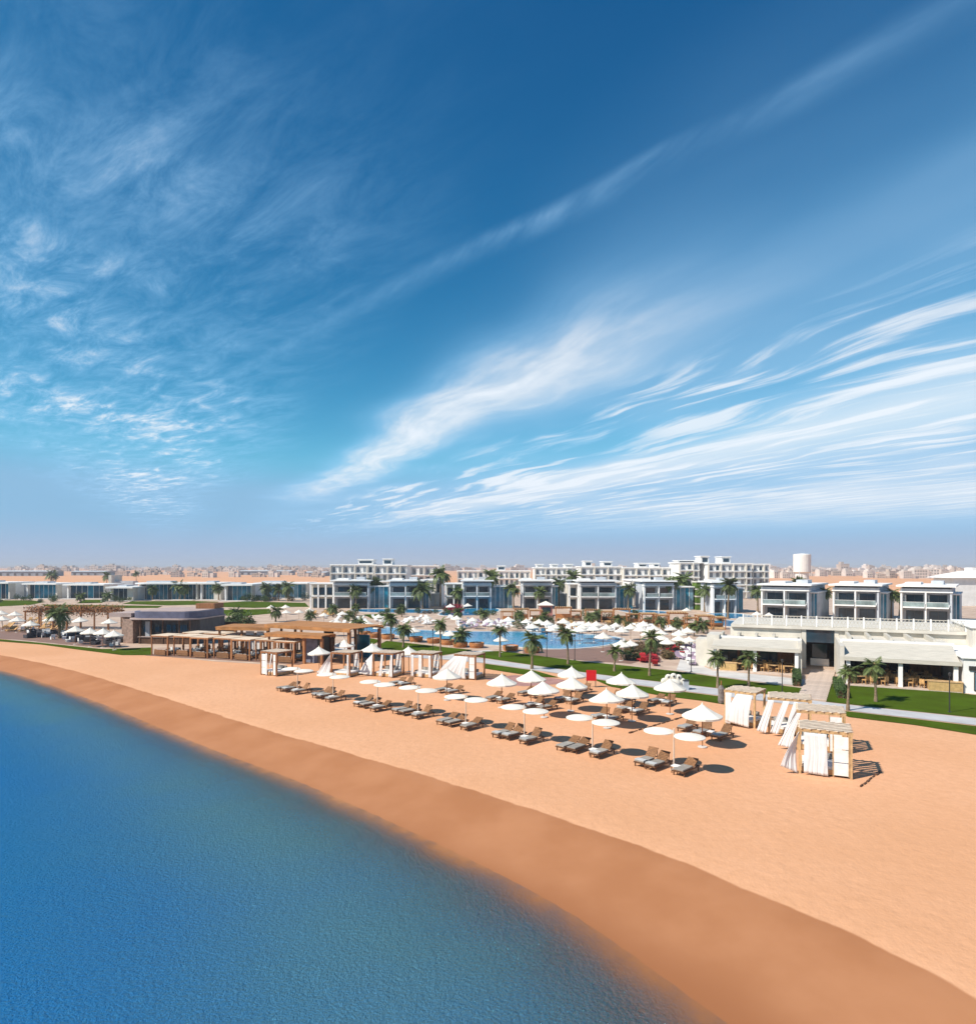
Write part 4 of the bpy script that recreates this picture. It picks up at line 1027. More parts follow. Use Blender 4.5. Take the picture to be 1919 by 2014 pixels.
# loungers under the cone parasols
pairs = [(792,1349,2,'behind the third twin parasol'),(884,1363,2,'under the parasol before the billowing curtains'),(985,1380,2,'under the parasol beside the last cabana'),(1047,1369,2,'left of the large parasol near the red board'),
         (1063,1394,2,'in front of the large parasol near the red board'),(1120,1381,2,'below the two stacked parasols'),(1135,1361,2,'at the foot of the red board'),(1195,1417,2,'under the large central parasol'),
         (1243,1402,2,'right of the large central parasol'),(1218,1381,2,'under the parasol beside the lawn strip'),(1304,1385,2,'left of the broad parasol near the cabanas'),(1400,1449,2,'in front of the broad parasol near the cabanas'),(1352,1436,1,'standing alone in front of the broad parasol')]
for u, v, k, lab in pairs:
    o = at(u, v)
    for j in range(k):
        off = (j - (k-1)/2)*1.35
        LG.put(o + sd*off - hd*1.0, HEAD + random.uniform(-0.12, 0.12), ('single' if k == 1 else ('left' if j == 0 else 'right')) + f' brown lounger {lab}', 'loungers under the white cone parasols')
    if k == 2: ST.put(o - hd*0.2, HEAD, f'small side table by the loungers {lab}', 'side tables among the cone parasols')

# ------------------------------------------------------------------ curtained cabanas
def curtain(parent, ta, tb, ba, bb, folds=5, amp=0.05, bulge=(0,0,0), nu=36, nv=14):
    ta, tb, ba, bb, bul = map(Vector, (ta, tb, ba, bb, bulge)); vs, fs = [], []
    side = ((tb-ta) + (bb-ba)); drop = ((ba+bb)-(ta+tb)); nrm = side.cross(drop).normalized() if side.length > 1e-4 else Vector((0,1,0))
    ph, ph2, ph3 = random.uniform(0, 6), random.uniform(0, 6), random.uniform(0, 6)
    amp *= 0.36
    for j in range(nv+1):
        t_ = j/nv
        for i in range(nu+1):
            s_ = i/nu; p_ = ta.lerp(tb, s_).lerp(ba.lerp(bb, s_), t_) + bul*sin(pi*t_)*(0.7+0.3*sin(3*s_+ph))
            s2 = s_ + 0.06*sin(9*s_ + ph3) + 0.03*sin(5*t_ + ph2)
            p_ = p_ + nrm*amp*(0.4+t_)*(0.6*sin(2*pi*folds*s2 + ph + 1.3*t_) + 0.5*sin(2*pi*folds*0.43*s2 + ph2 - 0.8*t_) + 0.25*sin(2*pi*folds*2.1*s2 + ph3))
            vs.append(p_)
    for j in range(nv):
        for i in range(nu): a = j*(nu+1)+i; fs.append((a, a+1, a+nu+2, a+nu+1))
    o = MB().add(vs, fs).build('curtain', M_curtain, parent, smooth=True)
    md = o.modifiers.new('cloth', 'SOLIDIFY'); md.thickness = 0.012
    return o
def cabana(label, loc, rz, W_=2.55, D_=2.4, H_=2.6, curtains=(), panels=(), wood=M_woodl):
    t = thing('beach_cabana', label, 'cabana', loc, rz, 'curtained cabanas on the beach')
    for x in (0, W_-0.14):
        for y in (0, D_-0.14): B(x, x+0.14, y, y+0.14, 0, H_-0.16).build('post', wood, t)
    for y in (0, D_-0.14): B(-0.04, W_+0.04, y+0.02, y+0.12, H_-0.159, H_).build('beam', wood, t)
    for x in (0, W_-0.14): B(x+0.02, x+0.12, 0.141, D_-0.141, H_-0.159, H_-0.005).build('beam', wood, t)
    for i in range(-6, 8):                     # slats laid diagonally across the frame
        c = 0.46*i + 0.1                       # the line x - y*W/D = c, clipped to the frame
        k = W_/D_; a = (c, 0.0) if c >= 0 else (0.0, -c/k); b_ = (W_, (W_-c)/k) if c >= 0 else (W_ + c, D_)
        if c >= W_-0.25 or -c/k >= D_-0.25: continue
        MB().bar((a[0], a[1], H_+0.03+0.002), (b_[0], b_[1], H_+0.03+0.002), 0.19, 0.045).build('roof_slat', M_wood_grey, t)
    b = B(0.16, W_-0.16, 0.2, D_-0.2, 0.06, 0.36).build('daybed', M_woodl, t); B(0.2, W_-0.2, 0.24, D_-0.24, 0.363, 0.52).build('mattress', M_cushion_w, b)
    for x in (0.55, 1.1, 1.7): B(x-0.22, x+0.22, D_-0.45, D_-0.27, 0.523, 0.85).build('pillow', M_cushion, b)
    for (x0, x1, y) in panels:                 # stacks of three white boards
        f = B(x0-0.05, x0, y-0.03, y+0.05, 0.1, H_-0.165).build('panel_frame', wood, t); B(x1, x1+0.05, y-0.03, y+0.05, 0.1, H_-0.165).build('panel_frame', wood, t)
        hh = (H_-0.35)/3
        for k in range(3): B(x0+0.005, x1-0.005, y, y+0.03, 0.14+k*hh, 0.14+(k+1)*hh-0.05).build('panel', M_cushion_w, t)
    for c in curtains: curtain(t, *c[0], **c[1])
    return t
def corner(u, v, z=2.6):
    q = at(u, v, z); q.z = 0.0; return q
T_ = 2.42
cabana('nearest curtained cabana at the right with three stacked white panels', corner(1570,1433), radians(-25), W_=2.75, curtains=[
    (((0.30,-0.05,T_),(1.45,-0.05,T_),(0.28,-0.12,0.12),(1.52,-0.16,0.08)), dict(folds=7, amp=0.05)),
    (((0.02,-0.04,T_),(0.04,0.5,T_),(-0.95,-0.5,0.45),(-0.05,-0.1,0.05)), dict(folds=4, amp=0.06, bulge=(-0.15,0,0)))],
    panels=[(1.80, 2.55, 0.0)])
cabana('second nearest curtained cabana at the right with curtains blown to the left', corner(1567,1397), radians(-24), W_=2.8, curtains=[
    (((0.0,0.0,T_),(0.25,0.0,T_),(-1.15,-0.25,0.25),(-0.35,-0.3,0.15)), dict(folds=4, amp=0.06, bulge=(-0.1,0,-0.1))),
    (((0.0,1.3,T_),(0.1,1.6,T_),(-0.9,0.9,0.5),(-0.5,0.9,0.4)), dict(folds=3, amp=0.06))],
    panels=[(1.9, 2.6, 0.0)])
cabana('third curtained cabana from the front at the right, two slanting curtain bundles', corner(1510,1372), radians(-24), W_=2.8, curtains=[
    (((0.0,0.0,T_),(0.4,0.0,T_),(-0.75,-0.2,0.2),(-0.15,-0.3,0.1)), dict(folds=4, amp=0.06)),
    (((1.0,0.0,T_),(1.4,0.0,T_),(0.15,-0.6,0.25),(0.65,-0.6,0.15)), dict(folds=4, amp=0.06)),
    (((1.7,0.0,T_),(1.95,0.0,T_),(1.05,-0.5,0.3),(1.4,-0.5,0.25)), dict(folds=3, amp=0.05))],
    panels=[])
cabana('rear curtained cabana at the right with a draped front curtain beside the palm', corner(1424,1357), radians(-40), W_=2.3, curtains=[
    (((0.10,-0.03,T_),(0.55,-0.03,T_),(0.10,-0.05,0.08),(0.50,-0.05,0.08)), dict(folds=4, amp=0.04)),
    (((0.95,-0.03,T_),(2.10,-0.03,T_),(0.25,-0.45,0.35),(1.95,-0.35,0.08)), dict(folds=6, amp=0.06, bulge=(-0.1,-0.2,0)))],
    panels=[])
LR = radians(-24)
cabana('leftmost beach cabana, standing apart at the end of the row', corner(512,1281), radians(-30), wood=M_wood, curtains=[
    (((0.9,-0.03,T_),(1.1,-0.03,T_),(1.0,-0.2,0.05),(1.3,-0.2,0.05)), dict(folds=3, amp=0.04)), (((1.7,-0.03,T_),(1.9,-0.03,T_),(1.5,-0.05,0.9),(1.6,-0.05,0.9)), dict(folds=2, amp=0.03))],
    panels=[(0.2, 0.85, 0.0), (2.0, 2.4, 0.0)])
cabana('second cabana of the left row with a white curtain pulled out to its left', corner(650,1283), LR, wood=M_wood, curtains=[
    (((0.0,0.0,T_),(0.0,0.6,T_),(-1.75,-0.2,0.15),(-0.15,-0.1,0.05)), dict(folds=4, amp=0.06)), (((2.2,-0.03,T_),(2.4,-0.03,T_),(2.15,-0.05,0.1),(2.4,-0.05,0.1)), dict(folds=3, amp=0.04))],
    panels=[(1.4, 2.1, 2.3)])
cabana('third cabana of the left row with a square curtain stretched to its left', corner(733,1283.5), LR, wood=M_wood, curtains=[
    (((-0.1,0.1,T_),(-1.1,0.3,1.6),(-0.1,-0.05,0.1),(-1.9,0.0,0.2)), dict(folds=4, amp=0.06)), (((1.1,-0.03,T_),(1.35,-0.03,T_),(0.8,-0.1,0.06),(1.2,-0.1,0.06)), dict(folds=3, amp=0.05)),
    (((2.3,-0.03,T_),(2.5,-0.03,T_),(2.1,-0.15,0.06),(2.6,-0.15,0.06)), dict(folds=3, amp=0.05))], panels=[(1.5, 2.2, 2.3)])
cabana('fourth cabana of the left row hung with narrow straight curtains', corner(808,1284.5), LR, wood=M_wood, curtains=[
    (((0.05,-0.03,T_),(0.35,-0.03,T_),(0.05,-0.05,0.06),(0.35,-0.05,0.06)), dict(folds=3, amp=0.04)), (((1.0,-0.03,T_),(1.35,-0.03,T_),(0.95,-0.1,0.06),(1.4,-0.1,0.06)), dict(folds=4, amp=0.04)),
    (((2.2,-0.03,T_),(2.45,-0.03,T_),(2.2,-0.05,0.06),(2.5,-0.05,0.06)), dict(folds=3, amp=0.04))], panels=[(1.5, 2.2, 2.3)])
cabana('rightmost cabana of the left row with large billowing white curtains', corner(893,1287), LR, wood=M_wood, curtains=[
    (((0.1,-0.03,T_),(1.6,-0.03,T_),(-2.0,-0.5,0.12),(1.5,-0.2,0.06)), dict(folds=6, amp=0.09, bulge=(-0.2,-0.3,0))), (((0.0,0.1,T_),(0.1,1.0,T_),(-1.7,0.3,1.1),(-1.2,0.6,0.5)), dict(folds=3, amp=0.08))],
    panels=[(1.75, 2.4, 0.0)])

# ------------------------------------------------------------------ small beach things
p = at(1153, 1352)
t = thing('notice_board', 'bright red square board on two dark posts at the beach edge', 'sign', (p.x, p.y, 0), radians(-6))
for x in (0.02, 0.86): B(x, x+0.07, 0, 0.07, 0, 0.62 if False else 1.7).build('post', M_dark, t)
B(-0.02, 0.97, -0.06, -0.005, 0.66, 1.72).build('board', M_red, t)
p = at(1326, 1358)
t = thing('shell_seat', 'white rounded lobed seat standing on the grey walkway', 'seat', (p.x, p.y+0.5, 0.035))
bm = MB()
def ellip(m_, c, r, nu=12, nv=8):
    vs, fs = [], []
    for j in range(nv+1):
        th = pi*j/nv
        for i in range(nu): a = 2*pi*i/nu; vs.append((c[0]+r[0]*sin(th)*cos(a), c[1]+r[1]*sin(th)*sin(a), c[2]+r[2]*cos(th)))
    for j in range(nv):
        for i in range(nu): i2 = (i+1) % nu; fs.append((j*nu+i, (j+1)*nu+i, (j+1)*nu+i2, j*nu+i2))
    m_.add(vs, fs)
for k, (x, z, r_) in enumerate(((-0.85,0.75,0.34),(-0.45,1.12,0.34),(0.05,1.2,0.36),(0.55,1.1,0.34),(0.9,0.75,0.33))):
    m_ = MB(); ellip(m_, (x, 0, z), (r_, 0.16, r_)); lo = m_.build('lobe', M_fabric, t, smooth=True)
    if 0 < k < 4: m_ = MB(); ellip(m_, (x, -0.15, z+0.05), (0.09, 0.05, 0.12)); m_.build('opening', M_charcoal, lo, smooth=True)
m_ = MB(); ellip(m_, (0, -0.1, 0.5), (0.85, 0.5, 0.5)); m_.build('seat', M_fabric, t, smooth=True)
t = thing('bin', 'small grey box beside the white lobed seat', 'bin', at(1348, 1357) + Vector((0,0,0.035)))
B(-0.25,0.25,-0.25,0.25,0,0.85).build('body', M_grey, t); B(-0.28,0.28,-0.28,0.28,0.853,0.92).build('lid', M_dark, t)
# dark boards standing in for a half buried edge line in the sand
def edging(label, a, b, k):
    a, b = at(*a), at(*b); t = thing('edging', label, 'edging', a, atan2(b.y-a.y, b.x-a.x)); L = (b-a).length
    for i in range(k): B(L*i/k+0.04, L*(i+0.8)/k, -0.04+random.uniform(-.05,.05), 0.05, -0.05, 0.045+random.uniform(0,0.05)).build('board', M_wood_dark, t)
edging('broken dark edge line in the sand before the central parasols', (1236,1443), (1350,1409), 13)
edging('dark buried edge in the sand below the nearest cabana', (1692,1549), (1732,1517), 7)

# round wicker pods by the pool
PDt = thing('wicker_pod', 'pod', 'daybed')
MB().lathe([(0.95,0.0),(1.10,0.35),(1.12,0.75),(1.05,0.76),(1.02,0.42),(0.0,0.42)], 22, cap=False).build('shell', M_terra, PDt)
MB().lathe([(0.98,0.43),(0.98,0.58),(0.0,0.60)], 22, cap=False).build('cushion', M_cushion_w, PDt)
PD = Proto(PDt)
for i, (u, v) in enumerate([(716,1251),(736,1254),(763,1257),(818,1262),(853,1265),(880,1268),(937,1274),(1004,1280),(1046,1284),(905,1273)]):
    q = at(u, v); q.z = 0.03
    PD.put(q, 0, f'{ORD[sorted([716,736,763,818,853,880,905,937,1004,1046]).index(u)]} round terracotta wicker daybed from the left along the pool front', 'round daybeds along the pool')

# pool sunbeds (too small in the picture to show their parts)
def simple_bed(m_):
    mb = MB().box(0,1.3,-0.33,0.33,0.22,0.36)
    mb.add([(1.3,-0.33,0.24),(1.3,0.33,0.24),(1.85,0.33,0.75),(1.85,-0.33,0.75),(1.28,-0.33,0.36),(1.28,0.33,0.36),(1.80,0.33,0.85),(1.80,-0.33,0.85)], [(0,1,2,3),(7,6,5,4),(0,3,7,4),(1,5,6,2),(2,6,7,3),(0,4,5,1)])
    for x in (0.1, 1.2):
        for y in (-0.28, 0.28): mb.box(x, x+0.06, y-0.03, y+0.03, 0, 0.219)
    return mb.mesh('sunbed', m_)
SB = [simple_bed(M_cushion_w), simple_bed(M_rattan_l), simple_bed(M_redf), simple_bed(mat('mauve_cushion', (0.36, 0.27, 0.36), 0.9, 0.1, 3.0))]
br = random.Random(17)
def beds(u0, u1, v0, v1, n_, kind, lab, grp):
    for _ in range(n_):
        q = at(br.uniform(u0, u1), br.uniform(v0, v1)); q.z = 0.02
        o = place('sunbed', SB[kind], None, q, br.choice([1.2, 1.35, 1.9, -1.8, 2.2]) + br.uniform(-0.15, 0.15)); tag(o, lab, 'sunbed', grp)
beds(1045, 1340, 1232, 1244, 60, 0, 'white sunbed on the crowded deck behind the lagoon pool', 'white sunbeds behind the pool')
beds(1045, 1340, 1228, 1245, 30, 1, 'honey coloured sunbed on the crowded deck behind the lagoon pool', 'honey sunbeds behind the pool')
beds(640, 900, 1216, 1231, 45, 0, 'white sunbed on the deck between the garden and the left end of the pool', 'white sunbeds left of the pool')
beds(880, 1040, 1222, 1238, 34, 0, 'white sunbed behind the middle of the lagoon pool', 'white sunbeds behind the pool centre')
beds(880, 1040, 1222, 1238, 12, 3, 'mauve sunbed behind the middle of the lagoon pool', 'mauve sunbeds behind the pool')
beds(1342, 1400, 1276, 1312, 26, 3, 'mauve sunbed on the pale terrace left of the restaurant', 'mauve sunbeds by the restaurant')
beds(1345, 1400, 1268, 1312, 20, 0, 'white sunbed on the pale terrace left of the restaurant', 'white sunbeds by the restaurant')
beds(1255, 1292, 1299, 1308, 6, 2, 'red sunbed beside the tall palm right of the pool deck', 'red sunbeds by the tall palm')
beds(1320, 1362, 1281, 1291, 9, 2, 'red sunbed between the shrubs and the pale terrace', 'red sunbeds by the terrace')
beds(610, 700, 1206, 1214, 14, 1, 'honey coloured sunbed under the garden parasols left of the pool', 'honey sunbeds left of the pool')
# dark lounge furniture on the left terrace
sheet('terrace', [(-60,1225),(30,1238),(120,1238),(225,1246),(240,1274),(190,1274),(110,1266),(40,1259),(-60,1254)], 0.028, M_deck)
DS = [B(-0.8,0.8,-0.4,0.4,0.05,0.42).box(-0.8,0.8,0.3,0.42,0.421,0.82).box(-0.85,-0.8,-0.4,0.4,0.05,0.6).box(0.8,0.85,-0.4,0.4,0.05,0.6).mesh('terrace_sofa', M_charcoal),
      B(-0.3,0.3,-0.3,0.3,0.36,0.44).box(-0.3,0.3,0.24,0.3,0.441,0.85).box(-0.28,-0.22,-0.28,0.28,0,0.359).box(0.22,0.28,-0.28,0.28,0,0.359).mesh('terrace_chair', M_cushion_w)]
for k in range(70):
    u = br.choice([br.uniform(45, 112), br.uniform(122, 232), br.uniform(122, 232)]); v = 1253 + 0.085*(u-45) + br.uniform(-13, 3.5)
    q = at(u, v); q.z = 0.03; j = k % 2
    o = place(('terrace_sofa','terrace_chair')[j], DS[j], None, q, br.uniform(0, 6.2))
    tag(o, ('charcoal sofa on the timber terrace left of the beach bar','white chair on the timber terrace left of the beach bar')[j], ('sofa','chair')[j], ('charcoal sofas on the left terrace','white chairs on the left terrace')[j])
for k in range(26):
    q = at(br.uniform(-5, 105), br.uniform(1222, 1246)); q.z = 0.03
    o = place('sunbed', SB[1], None, q, br.uniform(0.8, 1.8)); tag(o, 'honey coloured sunbed on the sandy terrace at the far left', 'sunbed', 'honey sunbeds at the far left')

# timber frames behind the pool
TFt = thing('timber_bay', 'bay', 'pergola')
for x in (0, 3.0):
    for y in (0, 2.6): B(x, x+0.18, y, y+0.18, 0, 2.5).build('post', M_terra, TFt)
for y in (0, 2.6): B(-0.15, 3.33, y, y+0.18, 2.503, 2.72).build('beam', M_terra, TFt)
sl = B(0, 0.16, -0.2, 3.0, 2.723, 2.82).mesh('slat', M_woodl)
for i in range(8): place('slat', sl, TFt, (0.05+0.43*i, 0, 0))
B(0.2, 3.0, 2.3, 2.55, 0.05, 1.3).build('back_screen', M_terra, TFt); B(0.25, 2.95, 0.4, 2.2, 0.05, 0.5).build('daybed', M_woodl, TFt)
TF = Proto(TFt)
tf = [(985,1222),(1012,1221),(1042,1222),(1092,1222),(1120,1221),(1150,1223),(1182,1225),(1205,1226),(1232,1228),(1262,1233),(1288,1234),(1315,1236),(1345,1237),(1372,1238),(1398,1239)]
for i, (u, v) in enumerate(tf):
    q = at(u, v); q.z = 0.02
    TF.put(q, radians(random.uniform(-14, 0)), f'{ORD[i]} orange timber daybed frame from the left in the row behind the pool', 'orange timber frames behind the pool', scale=(0.78, 0.95, 0.86, 1.1)[i % 4])
p = at(1062, 1212)
t = thing('kiosk', 'pink walled kiosk under a white hipped roof behind the pool parasols', 'kiosk', (p.x, p.y, 0))
B(0, 3.0, 0, 3, 0, 2.6).build('wall', mat('pink_wall', (0.48, 0.20, 0.18), 0.8, 0.12, 1.0), t); windows_row(t, [0.5], 2.0, -0.08, 1.0, 2.1, M_glass)
MB().add([(-0.4,-0.4,2.61),(3.4,-0.4,2.61),(3.4,3.4,2.61),(-0.4,3.4,2.61),(1.5,1.5,3.6)], [(0,1,4),(1,2,4),(2,3,4),(3,0,4),(3,2,1,0)]).build('roof', M_fabric, t)

# shrubs and flower beds
def shrub_mesh(seed, m_, n_, r, h_):
    mb = MB(); leaf_cloud(mb, n_, r, r, h_*0.5, h_*0.5, 0.11, random.Random(seed)); return mb.mesh('foliage', m_)
SH = [shrub_mesh(1, M_leaf, 420, 0.8, 1.2), shrub_mesh(2, M_leaf_o, 420, 0.8, 1.1), shrub_mesh(3, M_bloom, 380, 0.7, 1.0), shrub_mesh(4, M_leaf, 520, 0.9, 1.9)]
stem_me = MB().tube([(0,0,0),(0.03,0.02,0.45),(0.1,0,0.8)], [0.035,0.03,0.015], 6).mesh('stem', M_trunk)
def shrub(u, v, k, s, lab, grp):
    q = at(u, v); q.z = 0.02; t = thing('shrub', lab, 'shrub', q, br.uniform(0, 6), grp); t.scale = (s, s, s*br.uniform(0.85, 1.15)); place('foliage', SH[k], t); place('stem', stem_me, t)
for _ in range(44): shrub(br.uniform(1228, 1345), br.uniform(1272, 1301), br.choice([0,1,1,1]), br.uniform(0.6, 1.1), 'low brown and green shrub in the bed right of the pool deck', 'shrubs right of the pool deck')
for _ in range(8): shrub(br.uniform(1270, 1292), br.uniform(1296, 1303), 2, br.uniform(0.6, 0.9), 'crimson flowering shrub by the tall palm right of the pool deck', 'crimson shrubs by the tall palm')
for _ in range(9): shrub(br.uniform(870, 906), br.uniform(1201, 1206), 2, br.uniform(1.2, 1.9), 'crimson flowering shrub before the cream wing of an apartment block', 'crimson shrubs at the cream wing')
for _ in range(40): shrub(br.uniform(985, 1420), br.uniform(1216, 1238), br.choice([0,1,3]), br.uniform(0.8, 1.3), 'green shrub among the orange timber frames behind the pool', 'shrubs among the timber frames')
for _ in range(16): shrub(br.uniform(425, 505), br.uniform(1228, 1236), br.choice([0,3,1]), br.uniform(1.2, 1.9), 'green shrub behind the reddish timber screen', 'shrubs behind the timber screen')
for _ in range(20): shrub(br.uniform(450, 600), br.uniform(1177, 1184), br.choice([0,3,1]), br.uniform(1.2, 1.8), 'green shrub in the bungalow gardens left of the white wing', 'shrubs in the bungalow gardens')
for _ in range(14): shrub(br.uniform(0, 260), br.uniform(1179, 1186), br.choice([0,3]), br.uniform(0.8, 1.4), 'green shrub on the lawn before the left bungalows', 'shrubs before the left bungalows')
for _ in range(26): shrub(br.uniform(640, 990), br.uniform(1205, 1212), br.choice([0,0,1]), br.uniform(0.8, 1.2), 'green shrub along the strip pool under the apartment blocks', 'shrubs along the strip pool')

# lamp posts
LPt = thing('lamp_post', 'lamp', 'lamp post'); MB().lathe([(0.06,0),(0.045,0.2),(0.04,3.0)], 8).build('post', M_dark, LPt)
MB().lathe([(0.10,3.003),(0.12,3.2),(0.04,3.28)], 10).build('lamp_head', M_dark, LPt); MB().lathe([(0.14,0),(0.14,0.05)], 10).build('foot', M_dark, LPt)
LP = Proto(LPt)
for u, v, lab in ((1538,1366,'thin dark lamp post on the lawn in front of the left restaurant wing'),(1867,1402,'thin dark lamp post on the lawn at the right picture edge'),(1359,1322,'dark lamp post at the edge of the pale terrace'),(1075,1293,'dark lamp post at the pool deck corner between two palms'),(1130,1299,'dark lamp post on the pool deck right of a palm'),(851,1284,'dark lamp post on the lawn right of the wicker daybeds'),(706,1281,'right dark lamp post at the end of the long pavilion'),(697,1282,'left dark lamp post at the end of the long pavilion')):
    q = at(u, v); q.z = 0.03; LP.put(q, 0, lab, 'dark lamp posts')

# ------------------------------------------------------------------ palms
def frond_mesh(L, droop, seed, m_=M_frond, nl=15):
    rr = random.Random(seed); pts = []; n_ = 9
    for i in range(n_+1):
        s_ = i/n_; pts.append(Vector((L*s_*(1-0.18*droop*s_), 0, L*(0.55*s_ - (0.45+0.55*droop)*s_*s_))))
    mb = MB(); mb.tube(pts, [0.028*(1-0.8*i/n_) for i in range(n_+1)], 4)
    for k in range(nl):
        s_ = 0.14 + 0.86*k/(nl-1); f = s_*n_; i = min(n_-1, int(f)); p_ = pts[i].lerp(pts[i+1], f-i); d = (pts[i+1]-pts[i]).normalized()
        ln = L*(0.30*sin(pi*min(1, s_*0.85+0.15))+0.07)*rr.uniform(0.85, 1.1)
        for sy_ in (-1, 1):
            out = (Vector((0, sy_, 0)) + d*0.75 + Vector((0, 0, -0.25-0.25*rr.random()))).normalized()
            wv = d.cross(out).normalized().cross(out)*0.062*L/2
            tip = p_ + out*ln + Vector((0, 0, -0.12*ln)); mid = p_ + out*ln*0.5
            mb.add([p_ - wv*0.5, mid - wv, tip, mid + wv], [(0,1,2,3)])
    return mb.mesh('frond', m_)
FR = [frond_mesh(1.75, 0.55, 1), frond_mesh(1.9, 0.85, 2), frond_mesh(1.6, 0.2, 3), frond_mesh(1.8, 1.15, 4)]
FRD = frond_mesh(1.5, 1.6, 6, M_frond_dry, 11)
def crown_layout(rr, n_):
    out = []
    for k in range(n_):
        el = radians(rr.choice([70, 52, 35, 18, 0, -14]) + rr.uniform(-8, 8)); az = 2.4*k + rr.uniform(-0.3, 0.3)
        out.append((k % 4 if el > 0 else 3, Matrix.Rotation(az, 4, 'Z') @ Matrix.Rotation(-el + radians(10), 4, 'Y'), rr.uniform(0.8, 1.12)))
    return out
def trunk_mesh(h, r, seed):
    rr = random.Random(seed); lx, ly = rr.uniform(-0.25, 0.25), rr.uniform(-0.2, 0.2); pts, rd = [], []
    k = max(10, int(h*4))
    for i in range(k+1):
        s_ = i/k; pts.append((lx*s_*s_*h/4, ly*s_*s_*h/4, h*s_)); rd.append(r*(1.35 - 0.5*min(1, s_*4) if s_ < .25 else 0.85 - 0.12*s_)*(1.0 + 0.12*(i % 2)))
    return MB().tube(pts, rd, 9).mesh('trunk', M_trunk), Vector(pts[-1])
merged_cache = {}
def palm(u, vb, vc, lab, cw, near=True, dry=False, seed=None):
    """trunk foot at (u, vb), crown centre seen at height vc, crown width in photograph pixels"""
    p = at(u, vb); h = CAM_H - (vc-HORIZON)*p.y/FPX; p.z = 0.02
    seed = seed or int(u*7 + vb); rr = random.Random(seed)
    s_ = cw*p.y/FPX/2.55
    t = thing('palm_tree', lab, 'palm', p, rr.uniform(0, 6.28))
    h = max(1.2, h - 0.15)
    tm, top = trunk_mesh(h, 0.15*max(0.8, min(1.5, s_)), seed); place('trunk', tm, t)
    core = MB().lathe([(0.10,-0.35),(0.22,-0.1),(0.16,0.2),(0.03,0.45)], 8)
    if near:
        c = core.build('crown', M_frond_dry, t, top)
        for k, mtx, q in crown_layout(rr, 30):
            f = place('frond', FR[k], c); f.matrix_local = Matrix.Scale(q*s_, 4) @ mtx
        for j in range(6):
            f = place('dry_frond', FRD, c); f.matrix_local = Matrix.Scale(0.8*s_, 4) @ Matrix.Rotation(j*1.05+rr.random(), 4, 'Z') @ Matrix.Rotation(radians(25), 4, 'Y')
    else:
        key = seed % 4
        if key not in merged_cache:
            mb = MB()
            for k, mtx, q in crown_layout(random.Random(key), 34):
                M4 = Matrix.Scale(q, 4) @ mtx
                mb.add([M4 @ v_.co for v_ in FR[k].vertices], [tuple(f.vertices) for f in FR[k].polygons])
            merged_cache[key] = mb.mesh('crown', M_frond)
        c = place('crown', merged_cache[key], t, top); c.scale = (s_,)*3
    return t
near_palms = [(1046,1316,1258,44,'palm with bare trunk foot beside the walkway, left of the pool deck'),(1117,1307,1246,36,'palm on the lawn in front of the middle of the pool'),(1208,1321,1280,28,'short palm on the lawn behind the white parasol right of the red board'),
    (1277,1330,1254,34,'tall palm with whitish trunk foot left of the lobed white seat'),(983,1293,1239,28,'slender palm in front of the wicker daybeds at the walkway bend'),(906,1273,1247,34,'low bushy palm between the wicker daybeds'),(793,1274,1236,32,'bushy palm between the two left basins of the pool'),
    (769,1262,1217,30,'slender palm behind the left lawn island'),(866,1285,1226,28,'slender palm on the left lawn island above the fourth cabana'),(705,1280,1224,30,'palm standing at the right end of the long timber pavilion'),
    (1411,1354,1292,34,'palm in front of the left end of the restaurant'),(1472,1350,1292,34,'palm in front of the left restaurant wing, right of another'),(1667,1398,1320,36,'palm at the corner of the sandstone path and the walkway'),(1722,1381,1310,40,'palm with white fibrous trunk foot on the right lawn'),
    (1418,1384,1370,10,'young palm stump with grey wrapping beside the rear right cabana')]
for u, vb, vc, cw, lab in near_palms[:-1]: palm(u, vb, vc, lab, cw)
p = at(1418, 1384); t = thing('wrapped_trunk', 'grey wrapped stump at the lawn corner beside the rear right cabana', 'stump', p)
MB().lathe([(0.22,0),(0.3,0.3),(0.26,0.9),(0.3,1.3),(0.12,1.6)], 10).build('wrapping', mat('hessian_wrap', (0.20, 0.18, 0.17), 0.95, 0.2, 5.0), t); MB().lathe([(0.08,1.3),(0.05,2.0)], 8).build('stake', M_wood, t)
